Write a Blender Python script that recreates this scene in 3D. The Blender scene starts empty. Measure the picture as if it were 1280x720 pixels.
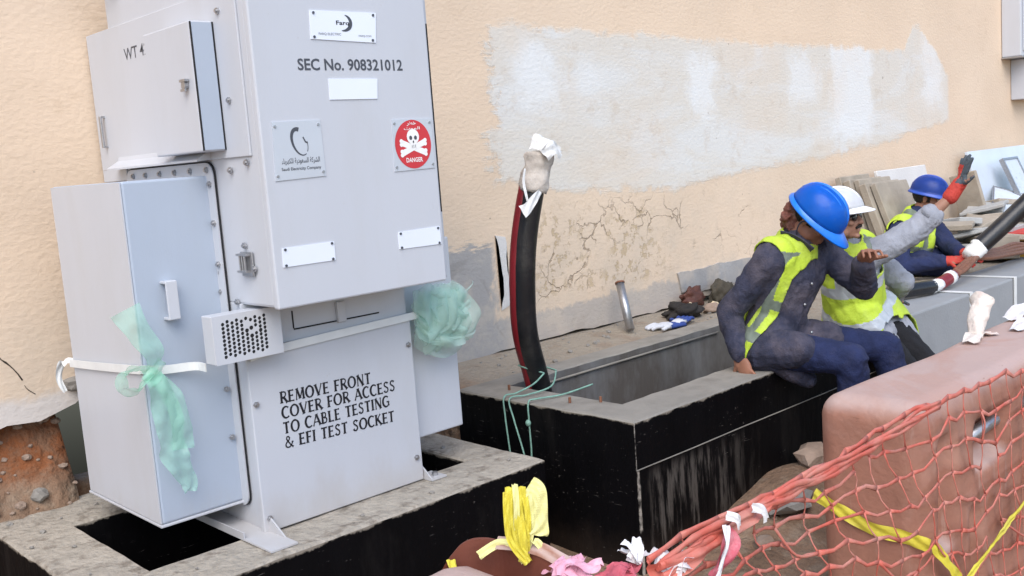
import bpy, bmesh, math, random
from math import sin, cos, pi, radians as R
from mathutils import Vector as V, Matrix as MX, noise as NZ
random.seed(7)
sc = bpy.context.scene
COL = sc.collection

# ------------------------------------------------------------------ camera
M = ((0.72285, -0.14284, 0.67607), (-0.68703, -0.04437, 0.72527), (-0.07414, -0.98875, -0.12990))
cd = bpy.data.cameras.new('camera'); cam = bpy.data.objects.new('camera', cd); COL.objects.link(cam)
mw = MX.Identity(4)
for r in range(3):
    mw[r][0] = M[r][0]; mw[r][1] = -M[r][1]; mw[r][2] = -M[r][2]
cam.matrix_world = MX.Translation((0, 0, 1.72)) @ mw.to_3x3().normalized().to_4x4()
cd.sensor_width = 36; cd.lens = 1256.5 / 1280 * 36; cd.clip_end = 500; cd.clip_start = .05
sc.camera = cam

# ------------------------------------------------------------------ materials
def mat(name, col, rough=.6, var=.12, scale=6, bump=.15, bscale=80, metal=0, dirt=None, dscale=3, dthr=(.5, .7), spec=.4,
        alpha=1, trans=0, sub=0, stretch=(1, 1, 1), bdist=.01, coat=0):
    m = bpy.data.materials.new(name); m.use_nodes = True
    nt = m.node_tree; N = nt.nodes; L = nt.links
    b = N['Principled BSDF']
    tc = N.new('ShaderNodeTexCoord'); mp = N.new('ShaderNodeMapping'); mp.inputs['Scale'].default_value = stretch
    L.new(tc.outputs['Object'], mp.inputs['Vector'])
    n1 = N.new('ShaderNodeTexNoise'); n1.inputs['Scale'].default_value = scale; n1.inputs['Detail'].default_value = 6
    L.new(mp.outputs[0], n1.inputs['Vector'])
    mix = N.new('ShaderNodeMix'); mix.data_type = 'RGBA'
    lo = tuple(c * (1 - var) for c in col[:3]) + (1,); hi = tuple(min(1, c * (1 + var)) for c in col[:3]) + (1,)
    mr = N.new('ShaderNodeMapRange'); mr.inputs[1].default_value = .3; mr.inputs[2].default_value = .7
    L.new(n1.outputs['Fac'], mr.inputs[0]); L.new(mr.outputs[0], mix.inputs[0])
    mix.inputs[6].default_value = lo; mix.inputs[7].default_value = hi
    out = mix.outputs[2]
    if dirt:
        n3 = N.new('ShaderNodeTexNoise'); n3.inputs['Scale'].default_value = dscale; n3.inputs['Detail'].default_value = 8; n3.inputs['Roughness'].default_value = .65
        L.new(mp.outputs[0], n3.inputs['Vector'])
        md = N.new('ShaderNodeMapRange'); md.inputs[1].default_value = dthr[0]; md.inputs[2].default_value = dthr[1]
        md.inputs[4].default_value = dirt[3] if len(dirt) > 3 else .7
        L.new(n3.outputs['Fac'], md.inputs[0])
        m2 = N.new('ShaderNodeMix'); m2.data_type = 'RGBA'
        L.new(md.outputs[0], m2.inputs[0]); L.new(out, m2.inputs[6]); m2.inputs[7].default_value = tuple(dirt[:3]) + (1,)
        out = m2.outputs[2]
    L.new(out, b.inputs['Base Color'])
    b.inputs['Roughness'].default_value = rough; b.inputs['Metallic'].default_value = metal
    b.inputs['Specular IOR Level'].default_value = spec; b.inputs['Coat Weight'].default_value = coat
    b.inputs['Alpha'].default_value = alpha; b.inputs['Transmission Weight'].default_value = trans
    if sub: b.inputs['Subsurface Weight'].default_value = sub; b.inputs['Subsurface Radius'].default_value = (.01, .005, .003)
    if bump:
        n2 = N.new('ShaderNodeTexNoise'); n2.inputs['Scale'].default_value = bscale; n2.inputs['Detail'].default_value = 5
        L.new(mp.outputs[0], n2.inputs['Vector'])
        bp = N.new('ShaderNodeBump'); bp.inputs['Strength'].default_value = bump; bp.inputs['Distance'].default_value = bdist
        L.new(n2.outputs['Fac'], bp.inputs['Height']); L.new(bp.outputs[0], b.inputs['Normal'])
    m['out'] = ''
    return m

class G:                                     # small node helper for the special materials
    def __init__(s, m): s.m = m; s.N = m.node_tree.nodes; s.L = m.node_tree.links; s.b = s.N['Principled BSDF']
    def base(s):
        i = s.b.inputs['Base Color']; return i.links[0].from_socket
    def noise(s, vec, scale, detail=6, rough=.55, dist=0):
        n = s.N.new('ShaderNodeTexNoise'); n.inputs['Scale'].default_value = scale; n.inputs['Detail'].default_value = detail
        n.inputs['Roughness'].default_value = rough; n.inputs['Distortion'].default_value = dist
        s.L.new(vec, n.inputs['Vector']); return n.outputs['Fac']
    def math(s, op, a, b=0.0, c=None):
        n = s.N.new('ShaderNodeMath'); n.operation = op
        for i, x in enumerate((a, b, c)):
            if x is None: continue
            if isinstance(x, (int, float)): n.inputs[i].default_value = x
            else: s.L.new(x, n.inputs[i])
        return n.outputs[0]
    def rng(s, v, a, b, c=0.0, d=1.0):
        n = s.N.new('ShaderNodeMapRange'); n.interpolation_type = 'SMOOTHSTEP'
        for i, x in enumerate((a, b, c, d)): n.inputs[i + 1].default_value = x
        s.L.new(v, n.inputs[0]); return n.outputs[0]
    def mix(s, f, a, col):
        n = s.N.new('ShaderNodeMix'); n.data_type = 'RGBA'
        s.L.new(f, n.inputs[0]); s.L.new(a, n.inputs[6])
        if isinstance(col, tuple): n.inputs[7].default_value = col + (1,)
        else: s.L.new(col, n.inputs[7])
        return n.outputs[2]
    def set(s, c): s.L.new(c, s.b.inputs['Base Color'])
    def obj(s, scale=(1, 1, 1)):
        t = s.N.new('ShaderNodeTexCoord'); p = s.N.new('ShaderNodeMapping'); p.inputs['Scale'].default_value = scale
        s.L.new(t.outputs['Object'], p.inputs[0]); return p.outputs[0]
    def pos(s):
        g = s.N.new('ShaderNodeNewGeometry'); x = s.N.new('ShaderNodeSeparateXYZ'); s.L.new(g.outputs['Position'], x.inputs[0]); return g.outputs['Position'], x.outputs
    def nrm(s):
        g = s.N.new('ShaderNodeNewGeometry'); x = s.N.new('ShaderNodeSeparateXYZ'); s.L.new(g.outputs['Normal'], x.inputs[0]); return x.outputs

# rendered wall: peach paint, rough, yellowish stains, cracks and flakes low down
WALL = mat('peach_render', (.715, .555, .41), .92, .06, 1.3, .27, 48, stretch=(.75, 1, 1.1), bdist=.012)
g = G(WALL); P, xyz = g.pos(); c = g.base()
c = g.mix(g.rng(g.noise(P, .8, 5, .6), .45, .72, 0, .5), c, (.745, .60, .46))
c = g.mix(g.rng(g.noise(P, 9, 7, .7), .55, .72, 0, .25), c, (.52, .38, .25))
low = g.rng(xyz[2], 1.75, .8, 0, 1)
c = g.mix(g.math('MULTIPLY', low, g.rng(g.noise(P, 2.2, 8, .65), .38, .68, .1, .75)), c, (.56, .47, .375))
def fcurve(pts, v, x0=3.0, x1=10.0, z0=0.0, z1=4.0):
    n = g.N.new('ShaderNodeFloatCurve'); cv = n.mapping.curves[0]
    q = [((a - x0) / (x1 - x0), (b_ - z0) / (z1 - z0)) for a, b_ in pts]
    while len(cv.points) < len(q): cv.points.new(.5, .5)
    for p_, (a, b_) in zip(cv.points, q): p_.location = (a, b_); p_.handle_type = 'VECTOR'
    n.mapping.update()
    g.L.new(g.math('DIVIDE', g.math('SUBTRACT', v, x0), x1 - x0), n.inputs['Value'])
    return g.math('MULTIPLY_ADD', n.outputs[0], z1 - z0, z0)
PX = g.obj((.45, 1, 1.9))                                   # brushed, mostly vertical and horizontal strokes
rag1 = g.math('SUBTRACT', g.noise(P, 4.5, 8, .72, .6), .5); rag2 = g.math('SUBTRACT', g.noise(g.obj((.5, 1, 3)), 9, 6, .75), .5)
edge = g.math('ADD', g.math('MULTIPLY', rag1, .20), g.math('MULTIPLY', rag2, .12))
xj = g.math('ADD', xyz[0], g.math('MULTIPLY', edge, 1.1))
up_ = fcurve([(3.0, 2.43), (3.9, 2.45), (5.7, 2.40), (7.6, 2.385), (8.62, 2.39), (8.80, 2.60), (8.92, 2.60), (9.2, 2.40), (9.52, 2.15), (10.0, 2.0)], xyz[0])
lo_ = fcurve([(3.0, 1.60), (3.74, 1.58), (4.23, 1.49), (5.28, 1.42), (5.8, 1.46), (7.0, 1.49), (8.54, 1.62), (9.5, 1.73), (10.0, 1.8)], xyz[0])
ins = g.math('MINIMUM', g.math('SUBTRACT', up_, xyz[2]), g.math('SUBTRACT', xyz[2], lo_))
ins = g.math('MINIMUM', ins, g.math('MULTIPLY', g.math('MINIMUM', g.math('SUBTRACT', xj, 3.72), g.math('SUBTRACT', 9.52, xj)), .7))
ins = g.math('ADD', ins, edge)
pm = g.rng(ins, -.012, .045)
thin = g.rng(g.noise(P, 1.15, 5, .6, .5), .30, .52, .72, 1)
pm = g.math('MULTIPLY', pm, thin)
pc = g.N.new('ShaderNodeRGB'); pc.outputs[0].default_value = (.66, .61, .54, 1); pc = pc.outputs[0]
pc = g.mix(g.rng(g.noise(PX, 1.3, 6, .65, .8), .47, .62, 0, .85), pc, (.68, .67, .645))
pc = g.mix(g.rng(g.noise(P, 7, 7, .7), .52, .70, 0, .5), pc, (.56, .475, .385))
def vband(a, b2_, z0, z1):
    j = g.math('ADD', xyz[0], g.math('MULTIPLY', rag1, .5)); k = g.math('ADD', xyz[2], g.math('MULTIPLY', rag1, .6))
    f = g.math('MULTIPLY', g.rng(j, a, a + .16), g.rng(j, b2_, b2_ - .16))
    return g.math('MULTIPLY', f, g.math('MULTIPLY', g.rng(k, z0, z0 + .2), g.rng(k, z1, z1 - .2)))
for a, amt in (((5.4, 5.9, 1.8, 2.38), .7), ((6.65, 7.25, 1.85, 2.4), .6), ((7.3, 8.1, 1.55, 2.6), .75), ((3.85, 4.35, 1.85, 2.4), .7), ((8.9, 9.45, 1.8, 2.85), .6), ((4.35, 4.7, 1.9, 2.3), .45)):
    pc = g.mix(g.math('MULTIPLY', vband(*a), amt), pc, (.75, .755, .75))
c = g.mix(pm, c, pc)
# bare cement along the foot of the wall
cz = g.math('ADD', xyz[2], g.math('MULTIPLY', rag1, .20)); cx_ = g.math('ADD', xyz[0], g.math('MULTIPLY', rag1, .25))
cmk = g.math('MULTIPLY', g.rng(cz, .845, .815), g.rng(cx_, 3.0, 3.2))
blob = g.math('MULTIPLY', g.math('MULTIPLY', g.rng(g.math('ADD', xyz[2], g.math('MULTIPLY', rag2, .5)), 1.27, 1.22), g.rng(cx_, 3.69, 3.64)), g.rng(cx_, 3.0, 3.1))
cmk = g.math('MAXIMUM', cmk, blob)
cc = g.N.new('ShaderNodeRGB'); cc.outputs[0].default_value = (.33, .325, .325, 1); cc = cc.outputs[0]
cc = g.mix(g.rng(g.noise(P, 5, 7, .7), .46, .66, 0, .7), cc, (.46, .42, .37)); cc = g.mix(g.rng(g.noise(P, 3, 5, .6, 1), .56, .66, 0, .5), cc, (.22, .215, .21))
c = g.mix(g.math('MULTIPLY', cmk, g.rng(xyz[0], 3.66, 3.78, .92, .62)), c, cc)
dm = g.math('MULTIPLY', g.math('MULTIPLY', g.rng(cz, .97, .90), g.rng(xyz[0], 1.75, 1.6)), .6)
c = g.mix(dm, c, (.60, .60, .62))
# dark drips and dirt marks
c = g.mix(g.math('MULTIPLY', g.rng(g.noise(g.obj((1.6, 1, 1.6)), 14, 3, .4), .74, .77), .55), c, (.25, .2, .16))
reg = g.math('MULTIPLY', g.rng(xyz[0], 3.75, 4.1), g.rng(xyz[0], 6.6, 6.1))
reg = g.math('MULTIPLY', reg, g.math('MULTIPLY', g.rng(xyz[2], .84, .92), g.rng(xyz[2], 1.48, 1.28)))
vo = g.N.new('ShaderNodeTexVoronoi'); vo.feature = 'DISTANCE_TO_EDGE'; vo.inputs['Scale'].default_value = 4.2
ds = g.N.new('ShaderNodeVectorMath'); ds.operation = 'ADD'
nn = g.N.new('ShaderNodeTexNoise'); nn.inputs['Scale'].default_value = 5; nn.inputs['Detail'].default_value = 5; g.L.new(P, nn.inputs['Vector'])
sv = g.N.new('ShaderNodeVectorMath'); sv.operation = 'SCALE'; sv.inputs[3].default_value = .35; g.L.new(nn.outputs['Color'], sv.inputs[0])
g.L.new(P, ds.inputs[0]); g.L.new(sv.outputs[0], ds.inputs[1]); g.L.new(ds.outputs[0], vo.inputs['Vector'])
crk = g.math('MULTIPLY', g.rng(vo.outputs['Distance'], .028, .008), g.rng(g.noise(P, 2.1, 4), .46, .56))
crk = g.math('MULTIPLY', crk, reg)
c = g.mix(g.math('MULTIPLY', crk, .65), c, (.22, .155, .10))
fl = g.math('MULTIPLY', g.rng(g.noise(P, 15, 7, .72), .53, .57), g.rng(g.noise(g.obj((1, 1, .6)), 2.3, 4), .42, .54))
fl = g.math('MULTIPLY', fl, g.math('MULTIPLY', reg, g.rng(xyz[0], 5.4, 4.9)))
c = g.mix(g.math('MULTIPLY', fl, .62), c, (.45, .33, .185))
g.set(c)
relief = g.math('SUBTRACT', g.math('MULTIPLY', pm, .6), g.math('ADD', crk, g.math('MULTIPLY', fl, .5)))
# bump driven also by long horizontal trowel marks
hv = g.obj((3, 4, 15)); hn = g.noise(hv, 1.7, 7, .68, .7)
b2 = g.N.new('ShaderNodeBump'); b2.inputs['Strength'].default_value = .16; b2.inputs['Distance'].default_value = .010
g.L.new(hn, b2.inputs['Height']); old = g.b.inputs['Normal'].links[0].from_socket
g.L.new(old, b2.inputs['Normal'])
b3 = g.N.new('ShaderNodeBump'); b3.inputs['Strength'].default_value = .6; b3.inputs['Distance'].default_value = .006
g.L.new(relief, b3.inputs['Height']); g.L.new(b2.outputs[0], b3.inputs['Normal']); g.L.new(b3.outputs[0], g.b.inputs['Normal'])

PUTTY = mat('white_putty', (.62, .60, .58), .9, .06, 3, .25, 60)
CEM = mat('grey_cement', (.34, .33, .325), .92, .16, 3.5, .4, 50, dirt=(.50, .43, .36, .75), dscale=5, dthr=(.45, .68))
CRK = mat('crack_dark', (.05, .038, .03), 1, .2, 9, 0)

PAINT = mat('cabinet_paint', (.53, .545, .585), .42, .02, 3, .05, 200, spec=.45, dirt=(.45, .44, .42, .3), dscale=4, dthr=(.5, .78), stretch=(1, 1, .3))
PAINT_SHADE = mat('cabinet_paint_shaded', (.40, .455, .54), .4, .02, 3, .05, 200, spec=.45, dirt=(.36, .39, .43, .3), dscale=4, dthr=(.5, .78), stretch=(1, 1, .3))  # same cabinet paint, with the bluish shade of front faces put into the colour
for _m in (PAINT, PAINT_SHADE):
    g = G(_m); P, xyz = g.pos(); c = g.base()
    dz_ = g.math('ADD', xyz[2], g.math('MULTIPLY', g.noise(g.obj((1, 1, .5)), 6, 7, .7), .34))
    c = g.mix(g.rng(dz_, .86, .62, 0, .42), c, (.40, .34, .27))
    sp = g.math('MULTIPLY', g.rng(g.noise(P, 26, 6, .75), .64, .70), g.rng(g.noise(P, 2.6, 4), .5, .62))
    c = g.mix(g.math('MULTIPLY', sp, .3), c, (.36, .31, .26)); g.set(c)
PLATE = mat('plate_white', (.76, .80, .88), .3, .02, 5, 0, spec=.5)
ALUP = mat('plate_silver', (.58, .61, .66), .35, .03, 9, 0, metal=.25)
DARK = mat('dark_gap', (.012, .012, .014), .6, .1, 9, 0)
STEEL = mat('zinc_steel', (.42, .42, .43), .38, .12, 60, .1, 120, metal=.85)
INK = mat('black_ink', (.012, .012, .016), .55, .05, 20, 0)
INKG = mat('grey_ink', (.07, .075, .09), .5, .05, 20, 0)
INKW = mat('white_ink', (.85, .84, .82), .5, .03, 20, 0)
RED = mat('danger_red', (.58, .04, .05), .4, .06, 9, 0)

def bitumen(name, top, white_x=None):
    m = mat(name, (.0025, .0022, .0028), .6, .3, 7, .4, 26, spec=.10, dirt=(.026, .023, .021, .5), dscale=5, dthr=(.56, .8), stretch=(1, 1, .35))
    g = G(m); P, xyz = g.pos(); c = g.base()
    e = g.math('ADD', xyz[2], g.math('MULTIPLY', g.math('SUBTRACT', g.noise(P, 14, 6, .7), .5), .05))
    c = g.mix(g.rng(e, top - .016, top - .006), c, (.27, .235, .19))
    sp = g.math('MULTIPLY', g.rng(g.noise(g.obj((1, 1, 2)), 30, 5, .72), .645, .69), g.rng(g.noise(P, 2.3, 3), .44, .58))
    c = g.mix(g.math('MULTIPLY', sp, .45), c, (.26, .235, .21))
    sc_ = g.math('MULTIPLY', g.rng(g.noise(g.obj((2.2, 2.2, 14)), 6, 4, .6, 1.2), .66, .70), g.rng(g.noise(P, 3.1, 3), .5, .6))
    c = g.mix(g.math('MULTIPLY', sc_, .5), c, (.24, .22, .20))
    du = g.math('MULTIPLY', g.rng(g.math('ADD', xyz[2], g.math('MULTIPLY', g.noise(P, 5, 6, .7), .3)), .34, .12), .6)
    c = g.mix(du, c, (.03, .021, .016))
    if white_x:
        d = g.math('ADD', g.math('ABSOLUTE', g.math('SUBTRACT', xyz[0], white_x[0])), g.math('ABSOLUTE', g.math('SUBTRACT', xyz[1], white_x[1])))
        d = g.math('ADD', d, g.math('MULTIPLY', g.noise(P, 30, 5, .8), .02))
        c = g.mix(g.math('MULTIPLY', g.rng(d, .021, .014), g.rng(g.noise(P, 12, 3), .35, .55)), c, (.42, .38, .33))
        st = g.noise(g.obj((9, 9, 1.1)), 3, 6, .7)
        rg = g.math('MULTIPLY', g.rng(xyz[0], 3.02, 3.12), g.rng(xyz[0], 3.95, 3.4)); rg = g.math('MULTIPLY', rg, g.rng(xyz[2], .44, .36))
        c = g.mix(g.math('MULTIPLY', rg, g.rng(st, .46, .62, 0, .85)), c, (.10, .088, .078))
    g.set(c)
    return m
BIT_PL = bitumen('bitumen_plinth', .5); BIT_PIT = bitumen('bitumen_pit', .63, (2.995, 2.553))
CONC_T = mat('plinth_top_concrete', (.36, .32, .265), .95, .16, 16, .7, 42, dirt=(.17, .14, .11, .8), dscale=11, dthr=(.53, .64), bdist=.02)
CONC_P = mat('pit_rim_concrete', (.255, .235, .205), .95, .12, 8, .35, 60, dirt=(.15, .135, .115, .6), dscale=5, dthr=(.52, .72))
CONC_I = mat('pit_inside_concrete', (.185, .182, .18), .9, .2, 5, .3, 40, dirt=(.075, .062, .052, .85), dscale=2.4, dthr=(.40, .6), stretch=(1, 1, .45))
CONC_G = mat('grey_block_concrete', (.29, .30, .31), .9, .07, 6, .2, 60, dirt=(.2, .195, .185, .4), dscale=3)

GROUND = mat('sandy_soil', (.20, .125, .08), 1, .3, 5, .8, 30, dirt=(.33, .26, .19, .7), dscale=9, dthr=(.5, .7), bdist=.03)
g = G(GROUND); P, xyz = g.pos(); c = g.base()
f = g.math('MULTIPLY', g.rng(xyz[0], 3.0, 3.3), g.rng(xyz[2], .35, .5))
c = g.mix(g.math('MULTIPLY', f, g.rng(g.noise(P, 6, 6), .3, .5, .55, 1)), c, (.30, .255, .20))
f = g.math('MULTIPLY', g.rng(xyz[0], 1.75, 1.5), g.rng(xyz[2], .56, .66))
c = g.mix(g.math('MULTIPLY', f, g.rng(g.noise(P, 11, 7, .7), .38, .6, .35, 1)), c, (.23, .080, .030))
g.set(c)
STONE = mat('rubble_stone', (.30, .22, .17), 1, .25, 12, .5, 50)
STONEG = mat('grey_stone', (.26, .24, .215), 1, .2, 12, .4, 60)

BARR = mat('dusty_orange_plastic', (.36, .165, .112), .62, .14, 7, .3, 45, spec=.35, dirt=(.29, .15, .105, .6), dscale=3, dthr=(.45, .7))
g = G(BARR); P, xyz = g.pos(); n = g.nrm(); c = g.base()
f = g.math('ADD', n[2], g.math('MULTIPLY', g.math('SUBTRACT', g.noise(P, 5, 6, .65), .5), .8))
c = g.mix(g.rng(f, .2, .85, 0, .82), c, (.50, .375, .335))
f = g.rng(g.noise(P, 2.4, 5, .6, .8), .52, .66, 0, .5)
c = g.mix(f, c, (.44, .25, .19))
f = g.rng(g.noise(g.obj((8, 8, .9)), 2.5, 6, .7), .58, .68, 0, .45)
c = g.mix(f, c, (.48, .33, .27)); f = g.rng(g.noise(g.obj((1.2, 1.2, 7)), 9, 5, .7), .66, .70, 0, .6)
c = g.mix(f, c, (.20, .09, .06)); g.set(c)
BARRIN = mat('broken_plastic_inside', (.17, .05, .03), .7, .15, 8, .1, 80)
NET = mat('orange_net', (.54, .115, .08), .5, .14, 14, .1, 90, dirt=(.52, .26, .205, .75), dscale=6, dthr=(.40, .64))
YEL = mat('yellow_tape', (.66, .56, .055), .5, .1, 10, .1, 90, dirt=(.5, .42, .1, .5), dscale=8)
YELP = mat('pale_yellow_cloth', (.74, .71, .30), .6, .08, 10, .15, 60)
def film(name, col, a=.8):
    m = mat(name, col, .32, .1, 9, .3, 40, spec=.6)
    g = G(m); tr = g.N.new('ShaderNodeBsdfTranslucent'); tp = g.N.new('ShaderNodeBsdfTransparent')
    g.L.new(g.base(), tr.inputs[0])
    m1 = g.N.new('ShaderNodeMixShader'); m1.inputs[0].default_value = .35; m2 = g.N.new('ShaderNodeMixShader'); m2.inputs[0].default_value = a
    g.L.new(g.b.outputs[0], m1.inputs[1]); g.L.new(tr.outputs[0], m1.inputs[2]); g.L.new(tp.outputs[0], m2.inputs[1]); g.L.new(m1.outputs[0], m2.inputs[2])
    g.L.new(m2.outputs[0], g.N['Material Output'].inputs[0]); return m
GREEN = film('green_film', (.42, .80, .62), .42); GREENB = film('green_bag_film', (.60, .82, .73), .44)
WSTRAP = mat('white_strap', (.72, .73, .72), .5, .06, 12, .1, 60)
CORD = mat('green_cord', (.20, .36, .29), .6, .2, 40, .3, 200)
PINK = mat('pink_rag', (.72, .36, .46), .8, .15, 18, .4, 60, dirt=(.78, .66, .68, .8), dscale=12)
REDRAG = mat('red_rag', (.50, .10, .13), .8, .2, 18, .4, 60, dirt=(.7, .4, .42, .7), dscale=14)
WRAG = mat('white_rag', (.72, .70, .70), .8, .1, 16, .4, 60, dirt=(.6, .45, .43, .5), dscale=11)
PAPER = mat('crumpled_paper', (.70, .62, .55), .85, .1, 20, .5, 70, dirt=(.5, .3, .26, .5), dscale=15)
RUB = mat('black_cable', (.012, .012, .014), .33, .2, 9, .15, 70, spec=.5, dirt=(.09, .08, .07, .5), dscale=6, dthr=(.5, .8))
REDC = mat('red_cable', (.20, .012, .018), .38, .15, 12, .1, 60)
TAPE = mat('masking_tape', (.56, .50, .44), .75, .12, 14, .6, 45, dirt=(.3, .26, .22, .5), dscale=10)
WTAPE = mat('white_tape', (.76, .75, .73), .6, .08, 14, .4, 45)
COPPER = mat('copper_brown', (.22, .095, .055), .5, .25, 40, .3, 90, metal=.2)
SKIN = mat('skin', (.30, .135, .082), .55, .1, 20, .15, 220, sub=.05)
SKIN2 = mat('skin_tan', (.36, .185, .125), .55, .1, 20, .15, 220, sub=.05)
HAIR = mat('dark_hair', (.018, .014, .012), .7, .3, 40, .6, 160)
NAVY = mat('navy_cloth', (.034, .036, .062), .9, .25, 16, .5, 120, dirt=(.125, .105, .125, .75), dscale=6, dthr=(.44, .68))
NAVYB = mat('blue_trousers', (.016, .024, .075), .9, .25, 14, .5, 120, dirt=(.05, .05, .09, .5), dscale=8)
BLACKT = mat('black_trousers', (.012, .012, .015), .9, .2, 14, .4, 120)
GREYS = mat('grey_shirt', (.30, .31, .35), .9, .12, 12, .4, 110, dirt=(.40, .40, .43, .6), dscale=7)
HIVIS = mat('hivis_lime', (.46, .60, .045), .75, .1, 12, .35, 90, dirt=(.42, .50, .14, .6), dscale=6)
HIVISP = mat('hivis_faded', (.52, .66, .13), .75, .1, 12, .35, 90, dirt=(.46, .52, .2, .5), dscale=6)
REFL = mat('reflective_band', (.46, .49, .52), .45, .1, 20, .2, 120, metal=.2)
REFLD = mat('dull_band', (.16, .19, .15), .6, .15, 20, .2, 120)
BLUEH = mat('blue_hard_hat', (.008, .18, .78), .3, .07, 8, .04, 60, spec=.5, dirt=(.10, .27, .72, .55), dscale=26, dthr=(.56, .72))
BLUEH2 = mat('deep_blue_hard_hat', (.025, .08, .42), .35, .07, 8, .04, 60, spec=.5)
WHITEH = mat('white_hard_hat', (.88, .89, .91), .3, .03, 8, .03, 60, spec=.5)
REDG = mat('red_glove', (.50, .05, .035), .7, .15, 25, .4, 120)
GREYG = mat('grey_glove_coat', (.07, .085, .10), .6, .15, 25, .4, 120)
SCARF = mat('brown_scarf', (.20, .075, .055), .9, .4, 30, .6, 90, dirt=(.32, .2, .16, .7), dscale=22)
BOOT = mat('dusty_boot', (.06, .045, .035), .8, .25, 15, .4, 80)
LENS = mat('dark_lens', (.01, .01, .012), .15, .05, 9, 0, spec=.6)
EYEW = mat('eye_white', (.6, .57, .53), .3, .05, 20, 0)
SLAB = mat('beige_slab', (.36, .31, .25), .95, .14, 7, .4, 50, dirt=(.25, .20, .15, .5), dscale=6)
SLABG = mat('grey_slab', (.40, .40, .39), .9, .1, 7, .3, 50, dirt=(.3, .27, .23, .5), dscale=5)
PANW = mat('blue_white_panel', (.58, .64, .72), .3, .05, 3, .03, 50, spec=.5, dirt=(.45, .46, .47, .35), dscale=4)
MIRR = mat('spotted_panel', (.55, .60, .66), .35, .06, 4, .05, 50, dirt=(.30, .28, .27, .6), dscale=26, dthr=(.58, .68))
CARDY = mat('yellow_card', (.52, .30, .045), .75, .12, 8, .2, 60, dirt=(.4, .27, .12, .5), dscale=7)
CARDR = mat('red_card', (.55, .06, .05), .7, .12, 8, .2, 60)
LEATH = mat('brown_leather', (.085, .03, .02), .6, .3, 14, .5, 60)
DKBAG = mat('dark_bag', (.022, .018, .016), .8, .3, 14, .5, 60)
OLIVE = mat('olive_cap', (.06, .05, .035), .85, .2, 14, .5, 60)
BLUEG = mat('blue_glove', (.03, .06, .24), .8, .15, 20, .4, 90)
WHITEG = mat('white_glove', (.55, .56, .60), .85, .12, 20, .4, 90)
CREAM = mat('cream_paper', (.66, .52, .34), .85, .1, 16, .4, 60)

# ------------------------------------------------------------------ object helpers
ORG = {}
def link(o, parent=None):
    COL.objects.link(o)
    if parent: o.parent = parent
    return o
def tag(o, label=None, cat=None, group=None, kind=None):
    if label: o['label'] = label
    if cat: o['category'] = cat
    if group: o['group'] = group
    if kind: o['kind'] = kind
    return o
def thing(name, loc, label, cat, group=None):
    o = bpy.data.objects.new(name, None); o.empty_display_size = .1; o.location = loc
    COL.objects.link(o); ORG[o.name] = V(loc); return tag(o, label, cat, group, 'thing')
def finish(name, me, mats, parent=None, smooth=False):
    """vertices are in world coordinates; origin goes to the parent's base or to the mesh's own base"""
    if not isinstance(mats, (list, tuple)): mats = [mats]
    for m in mats: me.materials.append(m)
    if parent: o0 = ORG[parent.name]
    else:
        xs = [v.co for v in me.vertices]
        o0 = V(((min(v.x for v in xs) + max(v.x for v in xs)) / 2, (min(v.y for v in xs) + max(v.y for v in xs)) / 2, min(v.z for v in xs)))
    me.transform(MX.Translation(-o0))
    if smooth: me.polygons.foreach_set('use_smooth', [True] * len(me.polygons))
    o = bpy.data.objects.new(name, me); link(o, parent)
    if not parent: o.location = o0
    ORG[o.name] = o0
    return o
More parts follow.
